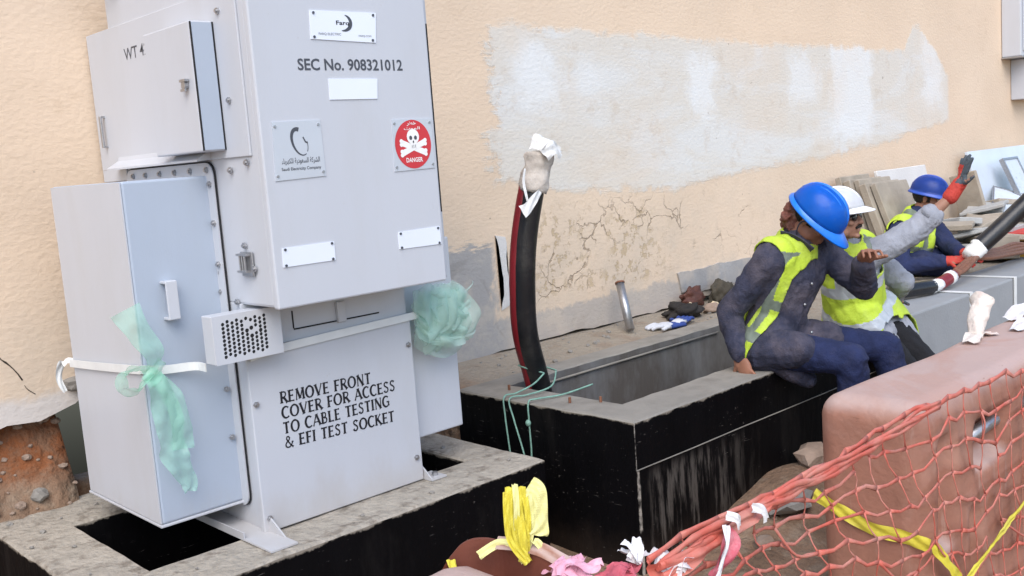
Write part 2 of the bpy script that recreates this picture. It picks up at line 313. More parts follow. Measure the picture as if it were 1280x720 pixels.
class B:
    def __init__(s): s.bm = bmesh.new()
    def _mi(s, before, mi):
        if mi:
            for f in s.bm.faces:
                if f not in before: f.material_index = mi
    def box(s, a, b, bev=0, seg=2, mi=0, rot=None, piv=None):
        t = bmesh.new(); bmesh.ops.create_cube(t, size=1)
        a = V(a); b = V(b)
        for v in t.verts: v.co = V(((v.co.x + .5) * (b.x - a.x) + a.x, (v.co.y + .5) * (b.y - a.y) + a.y, (v.co.z + .5) * (b.z - a.z) + a.z))
        if bev: bmesh.ops.bevel(t, geom=t.edges[:], offset=bev, segments=seg, affect='EDGES', profile=.5)
        if rot is not None:
            p = V(piv) if piv else (a + b) / 2
            for v in t.verts: v.co = rot @ (v.co - p) + p
        return s.add(t, mi)
    def add(s, t, mi=0):
        mp = {v: s.bm.verts.new(v.co) for v in t.verts}
        for f in t.faces:
            try:
                n = s.bm.faces.new([mp[v] for v in f.verts]); n.material_index = mi; n.smooth = f.smooth
            except ValueError: pass
        t.free(); return s
    def ring(s, pts): return [s.bm.verts.new(p) for p in pts]
    def skin(s, rings, caps=True, closed=True, mi=0, smooth=True):
        for r0, r1 in zip(rings, rings[1:]):
            n = len(r0)
            for i in range(n if closed else n - 1):
                f = s.bm.faces.new((r0[i], r0[(i + 1) % n], r1[(i + 1) % n], r1[i])); f.material_index = mi; f.smooth = smooth
        if caps and closed:
            f = s.bm.faces.new(list(reversed(rings[0]))); f.material_index = mi
            f = s.bm.faces.new(rings[-1]); f.material_index = mi
        return s
    def tube(s, pts, r, n=8, mi=0, flat=1.0, up=V((0, 0, 1)), smooth=True):
        pts = [V(p) for p in pts]; rings = []
        for i, p in enumerate(pts):
            d = (pts[min(i + 1, len(pts) - 1)] - pts[max(i - 1, 0)])
            d = d.normalized() if d.length > 1e-9 else V((1, 0, 0))
            sd = d.cross(up); sd = sd.normalized() if sd.length > 1e-3 else d.cross(V((0, 1, .1))).normalized()
            u = sd.cross(d); rr = r(i / (len(pts) - 1)) if callable(r) else r
            rings.append(s.ring([p + (sd * cos(2 * pi * k / n) * flat + u * sin(2 * pi * k / n)) * rr for k in range(n)]))
        return s.skin(rings, mi=mi, smooth=smooth)
    def cyl(s, a, b, r, n=16, mi=0, r2=None):
        return s.tube([a, b], lambda t: r + ((r2 if r2 is not None else r) - r) * t, n, mi, smooth=False, up=V((.13, .2, 1)))
    def prism(s, pts, axis, a, b, mi=0):
        """polygon pts (2-D) in the plane perpendicular to axis, from a to b"""
        def p3(p, t): return {'x': (t, p[0], p[1]), 'y': (p[0], t, p[1]), 'z': (p[0], p[1], t)}[axis]
        r0 = s.ring([p3(p, a) for p in pts]); r1 = s.ring([p3(p, b) for p in pts])
        return s.skin([r0, r1], mi=mi, smooth=False)
    def poly(s, pts, mi=0):
        f = s.bm.faces.new([s.bm.verts.new(p) for p in pts]); f.material_index = mi; return s
    def sphere(s, mx, n=16, m=10, mi=0):
        t = bmesh.new(); bmesh.ops.create_uvsphere(t, u_segments=n, v_segments=m, radius=1)
        for v in t.verts: v.co = mx @ v.co
        for f in t.faces: f.smooth = True
        return s.add(t, mi)
    def jitter(s, amt, freq):
        for v in s.bm.verts: v.co += NZ.noise_vector(v.co * freq) * amt
        return s
    def sub(s, cuts):
        bmesh.ops.subdivide_edges(s.bm, edges=s.bm.edges[:], cuts=cuts, use_grid_fill=True); return s
    def build(s, name, mats, parent=None, smooth=False, label=None):
        bmesh.ops.recalc_face_normals(s.bm, faces=s.bm.faces[:])
        me = bpy.data.meshes.new(name); s.bm.to_mesh(me); s.bm.free()
        o = finish(name, me, mats, parent, smooth)
        if label: o['label'] = label
        return o
def dup(o, loc, rot=None, parent=None):
    c = o.copy(); COL.objects.link(c); c.location = loc
    if rot: c.rotation_euler = rot
    if parent: c.parent = parent
    return c
def ellm(c, axes, r):
    m = MX.Identity(4)
    for k in range(3):
        for i in range(3): m[i][k] = axes[k][i] * r[k]
    m.translation = V(c); return m
def catmull(P, n=6):
    P = [V(p) for p in P]; out = []
    for i in range(len(P) - 1):
        a, b, c, d = P[max(i - 1, 0)], P[i], P[i + 1], P[min(i + 2, len(P) - 1)]
        for k in range(n):
            t = k / n
            out.append(.5 * ((2 * b) + (c - a) * t + (2 * a - 5 * b + 4 * c - d) * t * t + (3 * b - a - 3 * c + d) * t ** 3))
    out.append(P[-1]); return out

# ------------------------------------------------------------------ lettering
def text_obj(body, o, right, up, width, height, m, parent, bold=0.0, name='lettering', label=None):
    """text from Blender's own font laid on a surface: o = lower-left corner"""
    cu = bpy.data.curves.new('t', 'FONT'); cu.body = body; cu.resolution_u = 3; cu.offset = bold
    t = bpy.data.objects.new('t', cu); COL.objects.link(t)
    dg = bpy.context.evaluated_depsgraph_get(); dg.update()
    me = bpy.data.meshes.new_from_object(t.evaluated_get(dg))
    bpy.data.objects.remove(t); bpy.data.curves.remove(cu)
    x0 = min(v.co.x for v in me.vertices); x1 = max(v.co.x for v in me.vertices); y0 = min(v.co.y for v in me.vertices); y1 = max(v.co.y for v in me.vertices)
    o = V(o); right = V(right); up = V(up)
    for v in me.vertices: v.co = o + right * ((v.co.x - x0) / (x1 - x0) * width) + up * ((v.co.y - y0) / (y1 - y0) * height)
    me.materials.clear()
    r = finish(name, me, m, parent)
    if label: r['label'] = label
    return r
def stroke(b, pts, w, lay, o, right, up, nrm, flare=.6, mi=0):
    """flat brush stroke with flared ends; pts in letter space"""
    P = [V((p[0], p[1], 0)) for p in pts]
    Q = []
    for a, c in zip(P, P[1:]):
        n = max(2, int((c - a).length / .06))
        Q += [a.lerp(c, k / n) for k in range(n)]
    Q.append(P[-1]); L = [0]
    for a, c in zip(Q, Q[1:]): L.append(L[-1] + (c - a).length)
    tot = L[-1]; rows = []
    for i, q in enumerate(Q):
        d = (Q[min(i + 1, len(Q) - 1)] - Q[max(i - 1, 0)]).normalized(); s = V((-d.y, d.x, 0))
        e = min(L[i], tot - L[i]); ww = w(L[i] / tot) if callable(w) else w
        ww *= 1.18; ww *= 1 + flare * math.exp(-(e / .07) ** 2)
        rows.append([b.bm.verts.new(o + right * (q + s * k * ww / 2).x + up * (q + s * k * ww / 2).y + nrm * lay) for k in (-1, 1)])
    for r0, r1 in zip(rows, rows[1:]): b.bm.faces.new((r0[0], r1[0], r1[1], r0[1])).material_index = mi
def arc(cx, cy, rx, ry, a0, a1, n=16): return [(cx + rx * cos(R(a0 + (a1 - a0) * k / n)), cy + ry * sin(R(a0 + (a1 - a0) * k / n))) for k in range(n + 1)]
TK, TN = .17, .085
rw = lambda t: TN + (TK - TN) * abs(sin(pi * t * 2 + pi / 2)) if 0 else .13
def ow(t): return .09 + .085 * abs(sin(2 * pi * t))
GL = {
 'R': (.66, [([(.12, 0), (.12, 1)], TK), ([(.12, .95), (.36, .95), (.5, .88), (.54, .74), (.48, .58), (.34, .5), (.12, .5)], .1), ([(.32, .5), (.66, 0)], TK)]),
 'E': (.58, [([(.12, 0), (.12, 1)], TK), ([(.12, .95), (.52, .95)], .09), ([(.12, .52), (.46, .52)], .09), ([(.12, .05), (.56, .05)], .09)]),
 'F': (.55, [([(.12, 0), (.12, 1)], TK), ([(.12, .95), (.52, .95)], .09), ([(.12, .5), (.45, .5)], .09)]),
 'M': (.88, [([(.1, 0), (.16, 1)], TN), ([(.16, 1), (.45, .1)], TK), ([(.45, .1), (.74, 1)], TN), ([(.74, 1), (.8, 0)], TK)]),
 'N': (.76, [([(.11, 0), (.11, 1)], TN), ([(.11, 1), (.66, 0)], TK), ([(.66, 0), (.66, 1)], TN)]),
 'O': (.84, [(arc(.42, .5, .35, .48, 90, 450, 28), ow)]),
 'V': (.72, [([(.05, 1), (.36, 0)], TK), ([(.36, 0), (.67, 1)], TN)]),
 'T': (.64, [([(.32, 0), (.32, 1)], TK), ([(.03, .95), (.61, .95)], .095)]),
 'C': (.70, [(arc(.42, .5, .35, .48, 48, 312, 20), lambda t: .08 + .1 * sin(pi * t))]),
 'G': (.78, [(arc(.42, .5, .35, .48, 48, 320, 20), lambda t: .08 + .1 * sin(pi * t)), ([(.69, .08), (.69, .45)], .12), ([(.48, .45), (.72, .45)], .08)]),
 'A': (.76, [([(.03, 0), (.37, 1)], TN), ([(.37, 1), (.72, 0)], TK), ([(.15, .32), (.58, .32)], .08)]),
 'S': (.58, [([(.48, .82), (.4, .93), (.28, .96), (.14, .88), (.1, .74), (.16, .62), (.3, .52), (.44, .4), (.48, .26), (.42, .1), (.28, .03), (.14, .07), (.06, .2)], .12)]),
 'L': (.56, [([(.12, 0), (.12, 1)], TK), ([(.12, .05), (.54, .05)], .09)]),
 'B': (.62, [([(.12, 0), (.12, 1)], TK), ([(.12, .95), (.34, .95), (.46, .87), (.47, .68), (.36, .55), (.12, .54)], .1), ([(.3, .54), (.48, .48), (.55, .3), (.47, .1), (.32, .05), (.12, .05)], .11)]),
 'I': (.28, [([(.14, 0), (.14, 1)], TK)]),
 'K': (.70, [([(.12, 0), (.12, 1)], TK), ([(.14, .45), (.58, 1)], TN), ([(.25, .56), (.68, 0)], TK)]),
 '&': (.82, [([(.76, .5), (.62, .2), (.45, .04), (.26, .02), (.1, .12), (.08, .3), (.2, .48), (.42, .66), (.46, .82), (.36, .95), (.22, .92), (.18, .76), (.3, .55), (.55, .2), (.78, 0)], .105)]),
 ' ': (.36, []),
}
def serif_line(b, txt, o, right, up, nrm, width, height):
    tot = sum(GL[ch][0] + .1 for ch in txt); sx = width / tot; x = 0; k = 0
    for ch in txt:
        for pts, w in GL[ch][1]:
            k += 1
            stroke(b, [(p[0] + x, p[1]) for p in pts], w, .0006 + .00012 * (k % 7), o, right * sx, up * height, nrm, .75)
        x += GL[ch][0] + .1

# ================================================================== SETTING
def sst(a, b, x):
    t = max(0, min(1, (x - a) / (b - a))) if b != a else float(x > a); return t * t * (3 - 2 * t)
def gh(x, y):
    n = NZ.noise(V((x * 2.1, y * 2.1, 0))) * .025 + NZ.noise(V((x * 7, y * 7, 3))) * .012
    z = n * .8 - .01
    # backfill behind the cable pit and along the foot of the wall
    yr = 3.52
    if x > 5.12: yr = 3.52 + (2.78 - 3.52) * sst(5.12, 5.3, x)
    t = sst(2.9, 3.06, x) * sst(yr, yr + .07, y)
    led = .612 + (.03 * sst(3.65, 4.05, y)) + n * .45
    z += (led - z) * t
    # red bank of dug soil under the left part of the wall
    t2 = (1 - sst(1.33, 1.40, x + n * 2.5)) * sst(3.94, 4.25, y + n * 2.2)
    bank = .45 + .44 * sst(3.96, 4.28, y + n * 2) + NZ.noise(V((x * 13, y * 13, 8))) * .03 + NZ.noise(V((x * 24, y * 24, 8))) * .02
    if t2 > 0: z += (bank - z) * sst(0, .2, t2)
    t3 = sst(1.36, 1.42, x) * (1 - sst(2.9, 3.0, x)) * sst(4.05, 4.3, y)
    z += (.50 - z) * t3
    # spoil pushed against the front of the pit, sand heap on the near left
    z += .20 * math.exp(-((x - 4.0) / .5) ** 2 - ((y - 2.45) / .33) ** 2) + .12 * math.exp(-((x + .2) / .7) ** 2 - ((y - 3.2) / .5) ** 2)
    return z
def axis(stops):
    out = []
    for (a, b, st) in stops:
        k = max(1, int(round((b - a) / st))); out += [a + (b - a) * i / k for i in range(k)]
    out.append(stops[-1][1]); return out
xs = axis([(-40, -8, 4), (-8, 0, .5), (0, .6, .12), (.6, 1.7, .028), (1.7, 2.9, .08), (2.9, 5.6, .035), (5.6, 11, .09), (11, 20, .5), (20, 60, 4)])
ys = axis([(-40, -6, 4), (-6, 0, .5), (0, 1.8, .15), (1.8, 3.45, .07), (3.45, 4.4, .026)])
b = B(); rows = [[b.bm.verts.new((x, y, gh(x, y))) for y in ys] for x in xs]
for r0, r1 in zip(rows, rows[1:]):
    for j in range(len(ys) - 1): b.bm.faces.new((r0[j], r1[j], r1[j + 1], r0[j + 1])).smooth = True
gr = b.build('ground', GROUND); gr['kind'] = 'structure'

# ------------------------------------------------------------------ rendered boundary wall
WY = 4.07
bot = [(-8, .8), (.4, .80), (1.0, .815), (1.12, .845), (1.24, .835), (1.38, .875), (1.46, .93), (1.55, .90), (1.7, .80), (2.2, .72), (3.0, .675)]
x = 3.1
while x < 12:
    bot.append((x, .655 + random.uniform(-.008, .012) + (.02 if 5.4 < x < 6.1 else 0))); x += random.uniform(.05, .22)
bot += [(12.3, .645), (30, .64)]
wl = thing('boundary_wall', (4, WY, .6), 'long peach rendered wall with a pale filled patch and cracked lower plaster', 'wall')
b = B(); b.prism([(-8, 4.6)] + bot + [(30, 4.6)], 'y', WY, WY + .26); b.build('render_coat', WALL, wl)
def patch(name, pts, th, m, jit, closed=True, label=None, y=WY):
    P = []
    for i in range(len(pts)):
        a = V((pts[i][0], 0, pts[i][1])); c = V((pts[(i + 1) % len(pts)][0], 0, pts[(i + 1) % len(pts)][1]))
        n = max(1, int((c - a).length / .035))
        for k in range(n):
            p = a.lerp(c, k / n); q = NZ.noise_vector(p * 9) * jit + NZ.noise_vector(p * 33) * jit * .5; P.append((p.x + q.x, p.z + q.z))
    b = B(); r0 = b.ring([(p[0], y + .004, p[1]) for p in P]); r1 = b.ring([(p[0], y - th, p[1]) for p in P])
    b.skin([r0, r1], smooth=False)
    bmesh.ops.triangulate(b.bm, faces=[f for f in b.bm.faces if len(f.verts) > 4])
    return b.build(name, m, wl, label=label)
patch('cement_patch', [(5.28, .87), (5.75, .88), (6.3, .86), (6.55, .80), (6.5, .72), (5.5, .715), (5.32, .74)], .012, CEM, .012)
patch('filler_patch', [(3.69, 1.3), (3.76, 1.28), (3.76, .9), (3.70, .88), (3.72, 1.05)], .006, PUTTY, .02)
def crack(pts, w=.006):
    b = B(); P = []
    for a, c in zip(pts, pts[1:]):
        a = V((a[0], 0, a[1])); c = V((c[0], 0, c[1])); n = max(2, int((c - a).length / .02))
        P += [a.lerp(c, k / n) for k in range(n)]
    up = []; dn = []
    for i, p in enumerate(P):
        q = NZ.noise_vector(p * 21) * .012; d = (P[min(i + 1, len(P) - 1)] - P[max(0, i - 1)]).normalized(); s = V((-d.z, 0, d.x))
        ww = w * (.35 + abs(NZ.noise(p * 40)) * 1.8) * .5
        up.append((p.x + q.x + s.x * ww, p.z + q.z + s.z * ww)); dn.append((p.x + q.x - s.x * ww, p.z + q.z - s.z * ww))
    r = [[b.bm.verts.new((u[0], WY - .0015, u[1])), b.bm.verts.new((v[0], WY - .0015, v[1])), b.bm.verts.new((v[0], WY + .003, v[1])), b.bm.verts.new((u[0], WY + .003, u[1]))] for u, v in zip(up, dn)]
    b.skin(r, smooth=False); b.build('crack', CRK, wl)
crack([(1.12, 1.12), (1.17, 1.05), (1.2, .99)], .007); crack([(1.2, .99), (1.215, .96), (1.25, .92)], .004)
# wall stones broken out beside the cabinet, rubble on the red bank
def rock(c, r, m, name, label, group, seed, flat=.7):
    t = bmesh.new(); bmesh.ops.create_icosphere(t, subdivisions=2, radius=1)
    for v in t.verts:
        k = 1 + NZ.noise(v.co * 1.3 + V((seed * 7.1, seed, 0))) * .5
        v.co = V((v.co.x * k * r, v.co.y * k * r * .85, v.co.z * k * r * flat)) + V(c)
    b = B(); b.add(t); o = b.build(name, m)
    return tag(o, label, 'stone', group, 'thing')
rnd = random.Random(3)
tag(rock((1.40, 4.06, .955), .06, STONEG, 'stone', 'broken grey lump of masonry sticking out of the wall beside the cabinet', None, 5, .55), group=None)
for i in range(46):
    x = rnd.uniform(.9, 1.34); y = rnd.uniform(3.98, 4.18); r = rnd.choice((.006, .008, .01, .012, .018, .024))
    rock((x, y, gh(x, y) + r * .3), r, STONE, 'stone', 'small brown stone lying on the red soil bank beside the cabinet', 'stones on the red bank', i + 20)
rock((1.19, 4.03, gh(1.19, 4.03) + .02), .036, STONEG, 'stone', 'larger pinkish stone in the middle of the red soil bank', None, 77)

for i in range(34):
    x = rnd.uniform(3.4, 5.6); y = rnd.uniform(3.72, 4.05); r = rnd.choice((.006, .008, .012, .016))
    rock((x, y, gh(x, y) + r * .3), r, STONEG, 'stone', 'small crumb of plaster lying on the ledge behind the pit', 'plaster crumbs on the ledge', i + 120)
# ------------------------------------------------------------------ concrete frames
def frame(name, X0, X1, Y0, Y1, z0, z1, x0, x1, y0, y1, mats, jit=.004, lower=None):
    """rectangular ring of concrete: mats = outside, top, inside"""
    b = B()
    def loop(a, c, d, e, z, n=26):
        P = [(a, d), (c, d), (c, e), (a, e)]; out = []
        for i in range(4):
            p, q = P[i], P[(i + 1) % 4]
            for k in range(n): out.append(V((p[0] + (q[0] - p[0]) * k / n, p[1] + (q[1] - p[1]) * k / n, z)))
        return out
    def J(L, amt, zz=1): return b.ring([p + V((NZ.noise(p * 6) * amt, NZ.noise(p * 6 + V((9, 0, 0))) * amt, NZ.noise(p * 11 + V((0, 5, 0))) * amt * zz)) for p in L])
    e = .007
    o0 = J(loop(X0, X1, Y0, Y1, z0), jit * .4); o1 = J(loop(X0, X1, Y0, Y1, z1 - e), jit)
    t0 = J(loop(X0 + e, X1 - e, Y0 + e, Y1 - e, z1), jit); t1 = J(loop(x0 - e, x1 + e, y0 - e, y1 + e, z1), jit)
    i1 = J(loop(x0, x1, y0, y1, z1 - e), jit); i0 = J(loop(x0, x1, y0, y1, z0), jit * .4)
    b.skin([o0, o1], caps=False, mi=0, smooth=False); b.skin([o1, t0, t1, i1], caps=False, mi=1, smooth=False); b.skin([i1, i0], caps=False, mi=2, smooth=False)
    b.skin([i0, o0], caps=False, mi=2, smooth=False)
    return b.build(name, mats)
for i, (x, y) in enumerate([(1.06, 3.2), (1.12, 3.5), (1.1, 3.75), (1.2, 3.85), (1.35, 3.9), (1.05, 3.95), (1.3, 2.95), (1.9, 2.9), (2.2, 2.88), (2.62, 3.05), (2.64, 2.93), (2.6, 3.3), (1.15, 3.05), (1.02, 3.62)]):
    rock((x, y, .504), .005 + .003 * (i % 3), STONEG, 'stone', 'tiny crumb of mortar on the bare rim of the black plinth', 'mortar crumbs on the plinth', i + 200)
pl = frame('concrete_plinth', .985, 2.735, 2.82, 4.08, -.05, .5, 1.205, 2.54, 3.075, 3.745, [BIT_PL, CONC_T, BIT_PL])
tag(pl, 'black painted concrete plinth with bare top rim under the grey cabinet', 'plinth', None, 'thing')
pit = thing('cable_pit', (4, 3.1, 0), 'open concrete cable pit with black painted outside on which the worker sits', 'pit')
o = frame('pit_walls', 2.995, 5.2, 2.56, 3.655, -.05, .63, 3.195, 4.94, 2.79, 3.505, [BIT_PIT, CONC_P, CONC_I]); o.parent = pit
o.location = V(o.location) - V((4, 3.1, 0))
b = B(); b.box((2.988, 2.552, -.05), (5.2, 2.575, .428)); b.sub(3); b.jitter(.002, 5); b.build('lower_course', BIT_PIT, pit)
b = B(); b.box((2.989, 2.5495, .429), (5.19, 2.556, .4313)); b.sub(5); b.jitter(.003, 14); b.build('joint_line', CONC_P, pit)
b = B(); b.box((3.2, 2.8, -.06), (4.93, 3.5, .0)); b.build('pit_floor', CONC_I, pit)
b = B(); b.tube([(3.2, 3.495, .585), (4.9, 3.494, .59)], .006, 6); b.jitter(.003, 9); b.build('ledge_line', CONC_P, pit)
for p, nm in (((3.167, 2.888, .63), 0), ((3.09, 3.0, .63), 0), ((3.12, 3.42, .63), 0)):
    b = B(); b.cyl(p, (p[0], p[1], .655), .0065, 8); b.build('anchor_bolt', COPPER, pit)

gb = thing('concrete_trough', (7, 2.8, 0), 'unpainted grey concrete trough behind the barrier, bound with two white straps', 'concrete trough')
b = B(); b.box((5.3, 2.65, -.05), (7.17, 3.0, .63), .012); b.build('block', CONC_G, gb)
b = B(); b.box((7.175, 2.655, -.05), (9.4, 3.02, .632), .012); b.build('block', CONC_G, gb)
for x in (6.47, 7.2):
    b = B(); b.prism([(2.645, -.02), (2.645, .636), (3.01, .637), (3.01, .632), (2.65, .631), (2.65, -.02)], 'x', x - .022, x + .022); b.jitter(.004, 6); b.build('strap', WSTRAP, gb)

# ================================================================== ELECTRICAL CABINET
cab = thing('electrical_cabinet', (1.95, 3.3, .5), 'tall light grey electrical cabinet with danger sign standing on the black plinth', 'electrical cabinet')
b = B(); b.box((1.605, 3.06, .503), (2.275, 3.8, 1.3), .004); sk = b.build('skirt', PAINT, cab)
b = B(); b.box((1.59, 3.03, .505), (2.283, 3.058, 1.135), .004); fc = b.build('front_cover', PAINT, cab)
b = B()
X_, Z_, N_ = V((1, 0, 0)), V((0, 0, 1)), V((0, -1, 0))
sy = 3.03
for txt, z, x1 in (('REMOVE FRONT', .932, 2.082), ('COVER FOR ACCESS', .880, 2.188), ('TO CABLE TESTING', .8275, 2.156), ('& EFI TEST SOCKET', .773, 2.172)):
    dz = {'REMOVE FRONT': (.937, .928), 'COVER FOR ACCESS': (.883, .879), 'TO CABLE TESTING': (.829, .826), '& EFI TEST SOCKET': (.779, .763)}[txt]
    r = (V((x1 - 1.70, 0, dz[1] - dz[0]))).normalized()
    serif_line(b, txt, V((1.70, sy, dz[0])), r, V((-r.z, 0, r.x)), N_, x1 - 1.70, .041)
b.build('lettering', INK, fc)
# slotted strip above the cover
b = B(); b.box((1.60, 3.045, 1.14), (2.28, 3.06, 1.298), .003); ts = b.build('slotted_strip', PAINT, sk)
for x0, x1 in ((1.79, 1.972), (2.004, 2.152)):
    b = B(); b.box((x0, 3.0415, 1.178), (x1, 3.0445, 1.183)); b.build('slot', DARK, sk)
b = B(); b.box((1.787, 3.0415, 1.1835), (1.791, 3.0445, 1.245)); b.build('slot', DARK, sk)
b = B(); b.box((1.965, 3.028, 1.175), (2.0, 3.0445, 1.25), .003); b.build('tab', PAINT, sk)
# feet
b = B(); b.prism([(2.86, .503), (3.7, .503), (3.7, .509), (2.86, .509)], 'x', 1.515, 1.615)
b.prism([(2.93, .509), (3.7, .509), (3.7, .575), (3.05, .575)], 'x', 1.608, 1.614); b.prism([(1.515, .509), (1.52, .509), (1.52, .53), (1.515, .53)], 'y', 3.04, 3.7)
b.build('mounting_foot', PAINT, cab)
b = B(); b.box((2.285, 2.985, .503), (2.36, 3.08, .509)); b.prism([(2.985, .509), (3.08, .509), (3.08, .58)], 'x', 2.286, 2.292); b.build('mounting_foot', PAINT, cab)
b = B(); b.cyl((2.33, 3.02, .509), (2.33, 3.02, .523), .012, 6); b.build('bolt', STEEL, cab)
# upper housing
b = B(); b.box((1.605, 2.83, 1.295), (2.325, 3.86, 2.66), .01); b.box((1.60, 2.80, 1.292), (2.292, 2.8295, 2.655), .006); uh = b.build('upper_housing', PAINT, cab)
b = B(); b.box((2.2935, 2.806, 1.54), (2.3005, 2.8295, 2.2)); b.build('door_gasket', DARK, uh)
fy = 2.80
def plate(name, pts, m, y=fy, th=.003, rad=0, screws=True, label=None):
    b = B(); r0 = b.ring([(p[0], y, p[1]) for p in pts]); r1 = b.ring([(p[0], y - th, p[1]) for p in pts]); b.skin([r0, r1], smooth=False)
    o = b.build(name, m, uh, label=label)
    if screws:
        cx = sum(p[0] for p in pts) / 4; cz = sum(p[1] for p in pts) / 4
        for p in pts:
            q = (p[0] + (cx - p[0]) * .1, p[1] + (cz - p[1]) * .16)
            b = B(); b.cyl((q[0], y - th, q[1]), (q[0], y - th - .003, q[1]), .0045, 8); b.build('screw', STEEL if m is ALUP else INKG, o)
    return o
np_ = plate('nameplate', [(1.819, 2.225), (2.078, 2.226), (2.067, 2.128), (1.814, 2.135)], PLATE, label='large white nameplate with crescent mark')
text_obj('Farq', (1.915, fy - .0036, 2.178), X_, Z_, .05, .018, INK, np_, .02)
b = B(); stroke(b, arc(1.94, 2.19, .032, .026, 70, -100, 14), lambda t: .002 + .009 * sin(pi * t), .0036, V((0, fy, 0)), X_, Z_, N_, 0); b.build('logo', INKG, np_)
text_obj('FARQ ELECTRIC', (1.845, fy - .0036, 2.147), X_, Z_, .085, .009, INKG, np_); text_obj('FARQ.COM', (2.0, fy - .0036, 2.145), X_, Z_, .05, .007, INKG, np_)
text_obj('SEC No. 908321012', (1.757, fy - .0008, 2.036), X_, Z_, .415, .038, INKG, uh, .022)
plate('nameplate', [(1.866, 2.01), (2.060, 2.009), (2.053, 1.943), (1.864, 1.943)], PLATE, screws=False)
plate('nameplate', [(1.633, 1.484), (1.827, 1.485), (1.826, 1.424), (1.631, 1.424)], PLATE); plate('nameplate', [(2.09, 1.486), (2.276, 1.489), (2.277, 1.426), (2.09, 1.428)], PLATE)
co = plate('company_plate', [(1.642, 1.878), (1.818, 1.880), (1.821, 1.700), (1.635, 1.695)], ALUP, label='silver square plate with a swirl mark')
b = B(); o_ = V((0, fy, 0)); cx, cz = 1.735, 1.812
rot = lambda P, a: [(cx + (p[0] - cx) * cos(a) - (p[1] - cz) * sin(a), cz + (p[0] - cx) * sin(a) + (p[1] - cz) * cos(a)) for p in P]
stroke(b, rot(arc(cx, cz, .026, .043, 60, 285, 26), .35), lambda t: .009 * (1 - t) + .0022, .0036, o_, X_, Z_, N_, 0)
stroke(b, rot(arc(cx, cz, .026, .043, -60, -10, 10), .35), .002, .0037, o_, X_, Z_, N_, 0)
stroke(b, [(1.748, 1.828), (1.756, 1.812), (1.764, 1.809)], .004, .0038, o_, X_, Z_, N_, 0); b.build('logo', INKG, co)
ar = '\uFE80\uFE8E\uFE91\uFEAE\uFEEC\uFEDC\uFEE0\uFEDF \uFE94\uFEF3\uFEA9\uFEEE\uFECC\uFEB4\uFEDF\uFE8D \uFE94\uFEDB\uFEAE\uFEB8\uFEDF\uFE8D'
text_obj(ar, (1.663, fy - .0036, 1.742), X_, Z_, .14, .022, INKG, co, .012)
text_obj('Saudi Electricity Company', (1.66, fy - .0036, 1.722), X_, Z_, .145, .013, INKG, co, .015)
ds_ = plate('danger_sign', [(2.105, 1.872), (2.276, 1.872), (2.277, 1.698), (2.099, 1.695)], ALUP, label='red round danger sign with skull on a silver plate')
b = B(); cx, cz = 2.188, 1.785
b.bm.faces.new([b.bm.verts.new((cx + .079 * cos(a), fy - .0038, cz + .084 * sin(a))) for a in [2 * pi * k / 48 for k in range(48)]])
rd = b.build('red_disc', RED, ds_)
b = B(); yy = fy - .0044
def disc(b, x, z, rx, rz, y, mi=0, n=20): b.poly([(x + rx * cos(2 * pi * k / n), y, z + rz * sin(2 * pi * k / n)) for k in range(n)], mi)
for s in (-1, 1):
    stroke(b, [(cx - .05, cz - .012 - s * .018), (cx + .05, cz - .012 + s * .018)], .012, .0044 + .0002 * s, V((0, fy, 0)), X_, Z_, N_, .5)
    for e in (-1, 1):
        for q in (-1, 1): disc(b, cx + e * .052, cz - .012 + s * e * .018 + q * .006, .0075, .0075, yy - .0005 - .0001 * (q + s), n=10)
disc(b, cx, cz + .026, .027, .026, yy - .0008); b.poly([(cx - .015, yy - .001, cz + .012), (cx + .015, yy - .001, cz + .012), (cx + .012, yy - .001, cz - .012), (cx - .012, yy - .001, cz - .012)])
for s in (-1, 1): disc(b, cx + s * .0105, cz + .022, .0065, .0075, yy - .0014, 1, 12)
disc(b, cx, cz + .008, .003, .005, yy - .0014, 1, 8)
for k in (-1, 0, 1): b.poly([(cx + k * .007 - .001, yy - .0014, cz - .011), (cx + k * .007 + .001, yy - .0014, cz - .011), (cx + k * .007 + .001, yy - .0014, cz - .002), (cx + k * .007 - .001, yy - .0014, cz - .002)], 1)
b.build('skull_and_crossbones', [INKW, INKG], rd)
text_obj('DANGER', (cx - .036, yy, cz - .062), X_, Z_, .072, .016, INKW, rd, .02)
text_obj('\uFEAE\uFEC4\uFEA7', (cx - .022, yy, cz + .063), X_, Z_, .04, .016, INKW, rd, .02)
text_obj('\uFE95\uFEEE\uFEE4\uFEDF\uFE8D', (cx - .036, yy, cz + .047), X_, Z_, .07, .013, INKW, rd, .012)
# latch on the side of the upper housing
b = B(); lx = 1.600
b.box((lx - .006, 2.925, 1.395), (lx, 3.0, 1.475), .002); b.box((lx - .022, 2.935, 1.463), (lx - .006, 3.0, 1.470)); b.box((lx - .022, 2.945, 1.408), (lx - .006, 3.0, 1.415))
for y in (2.955, 2.97, 2.985): b.cyl((lx - .016, y, 1.41), (lx - .016, y, 1.468), .004, 8)
lt = b.build('latch', STEEL, uh)
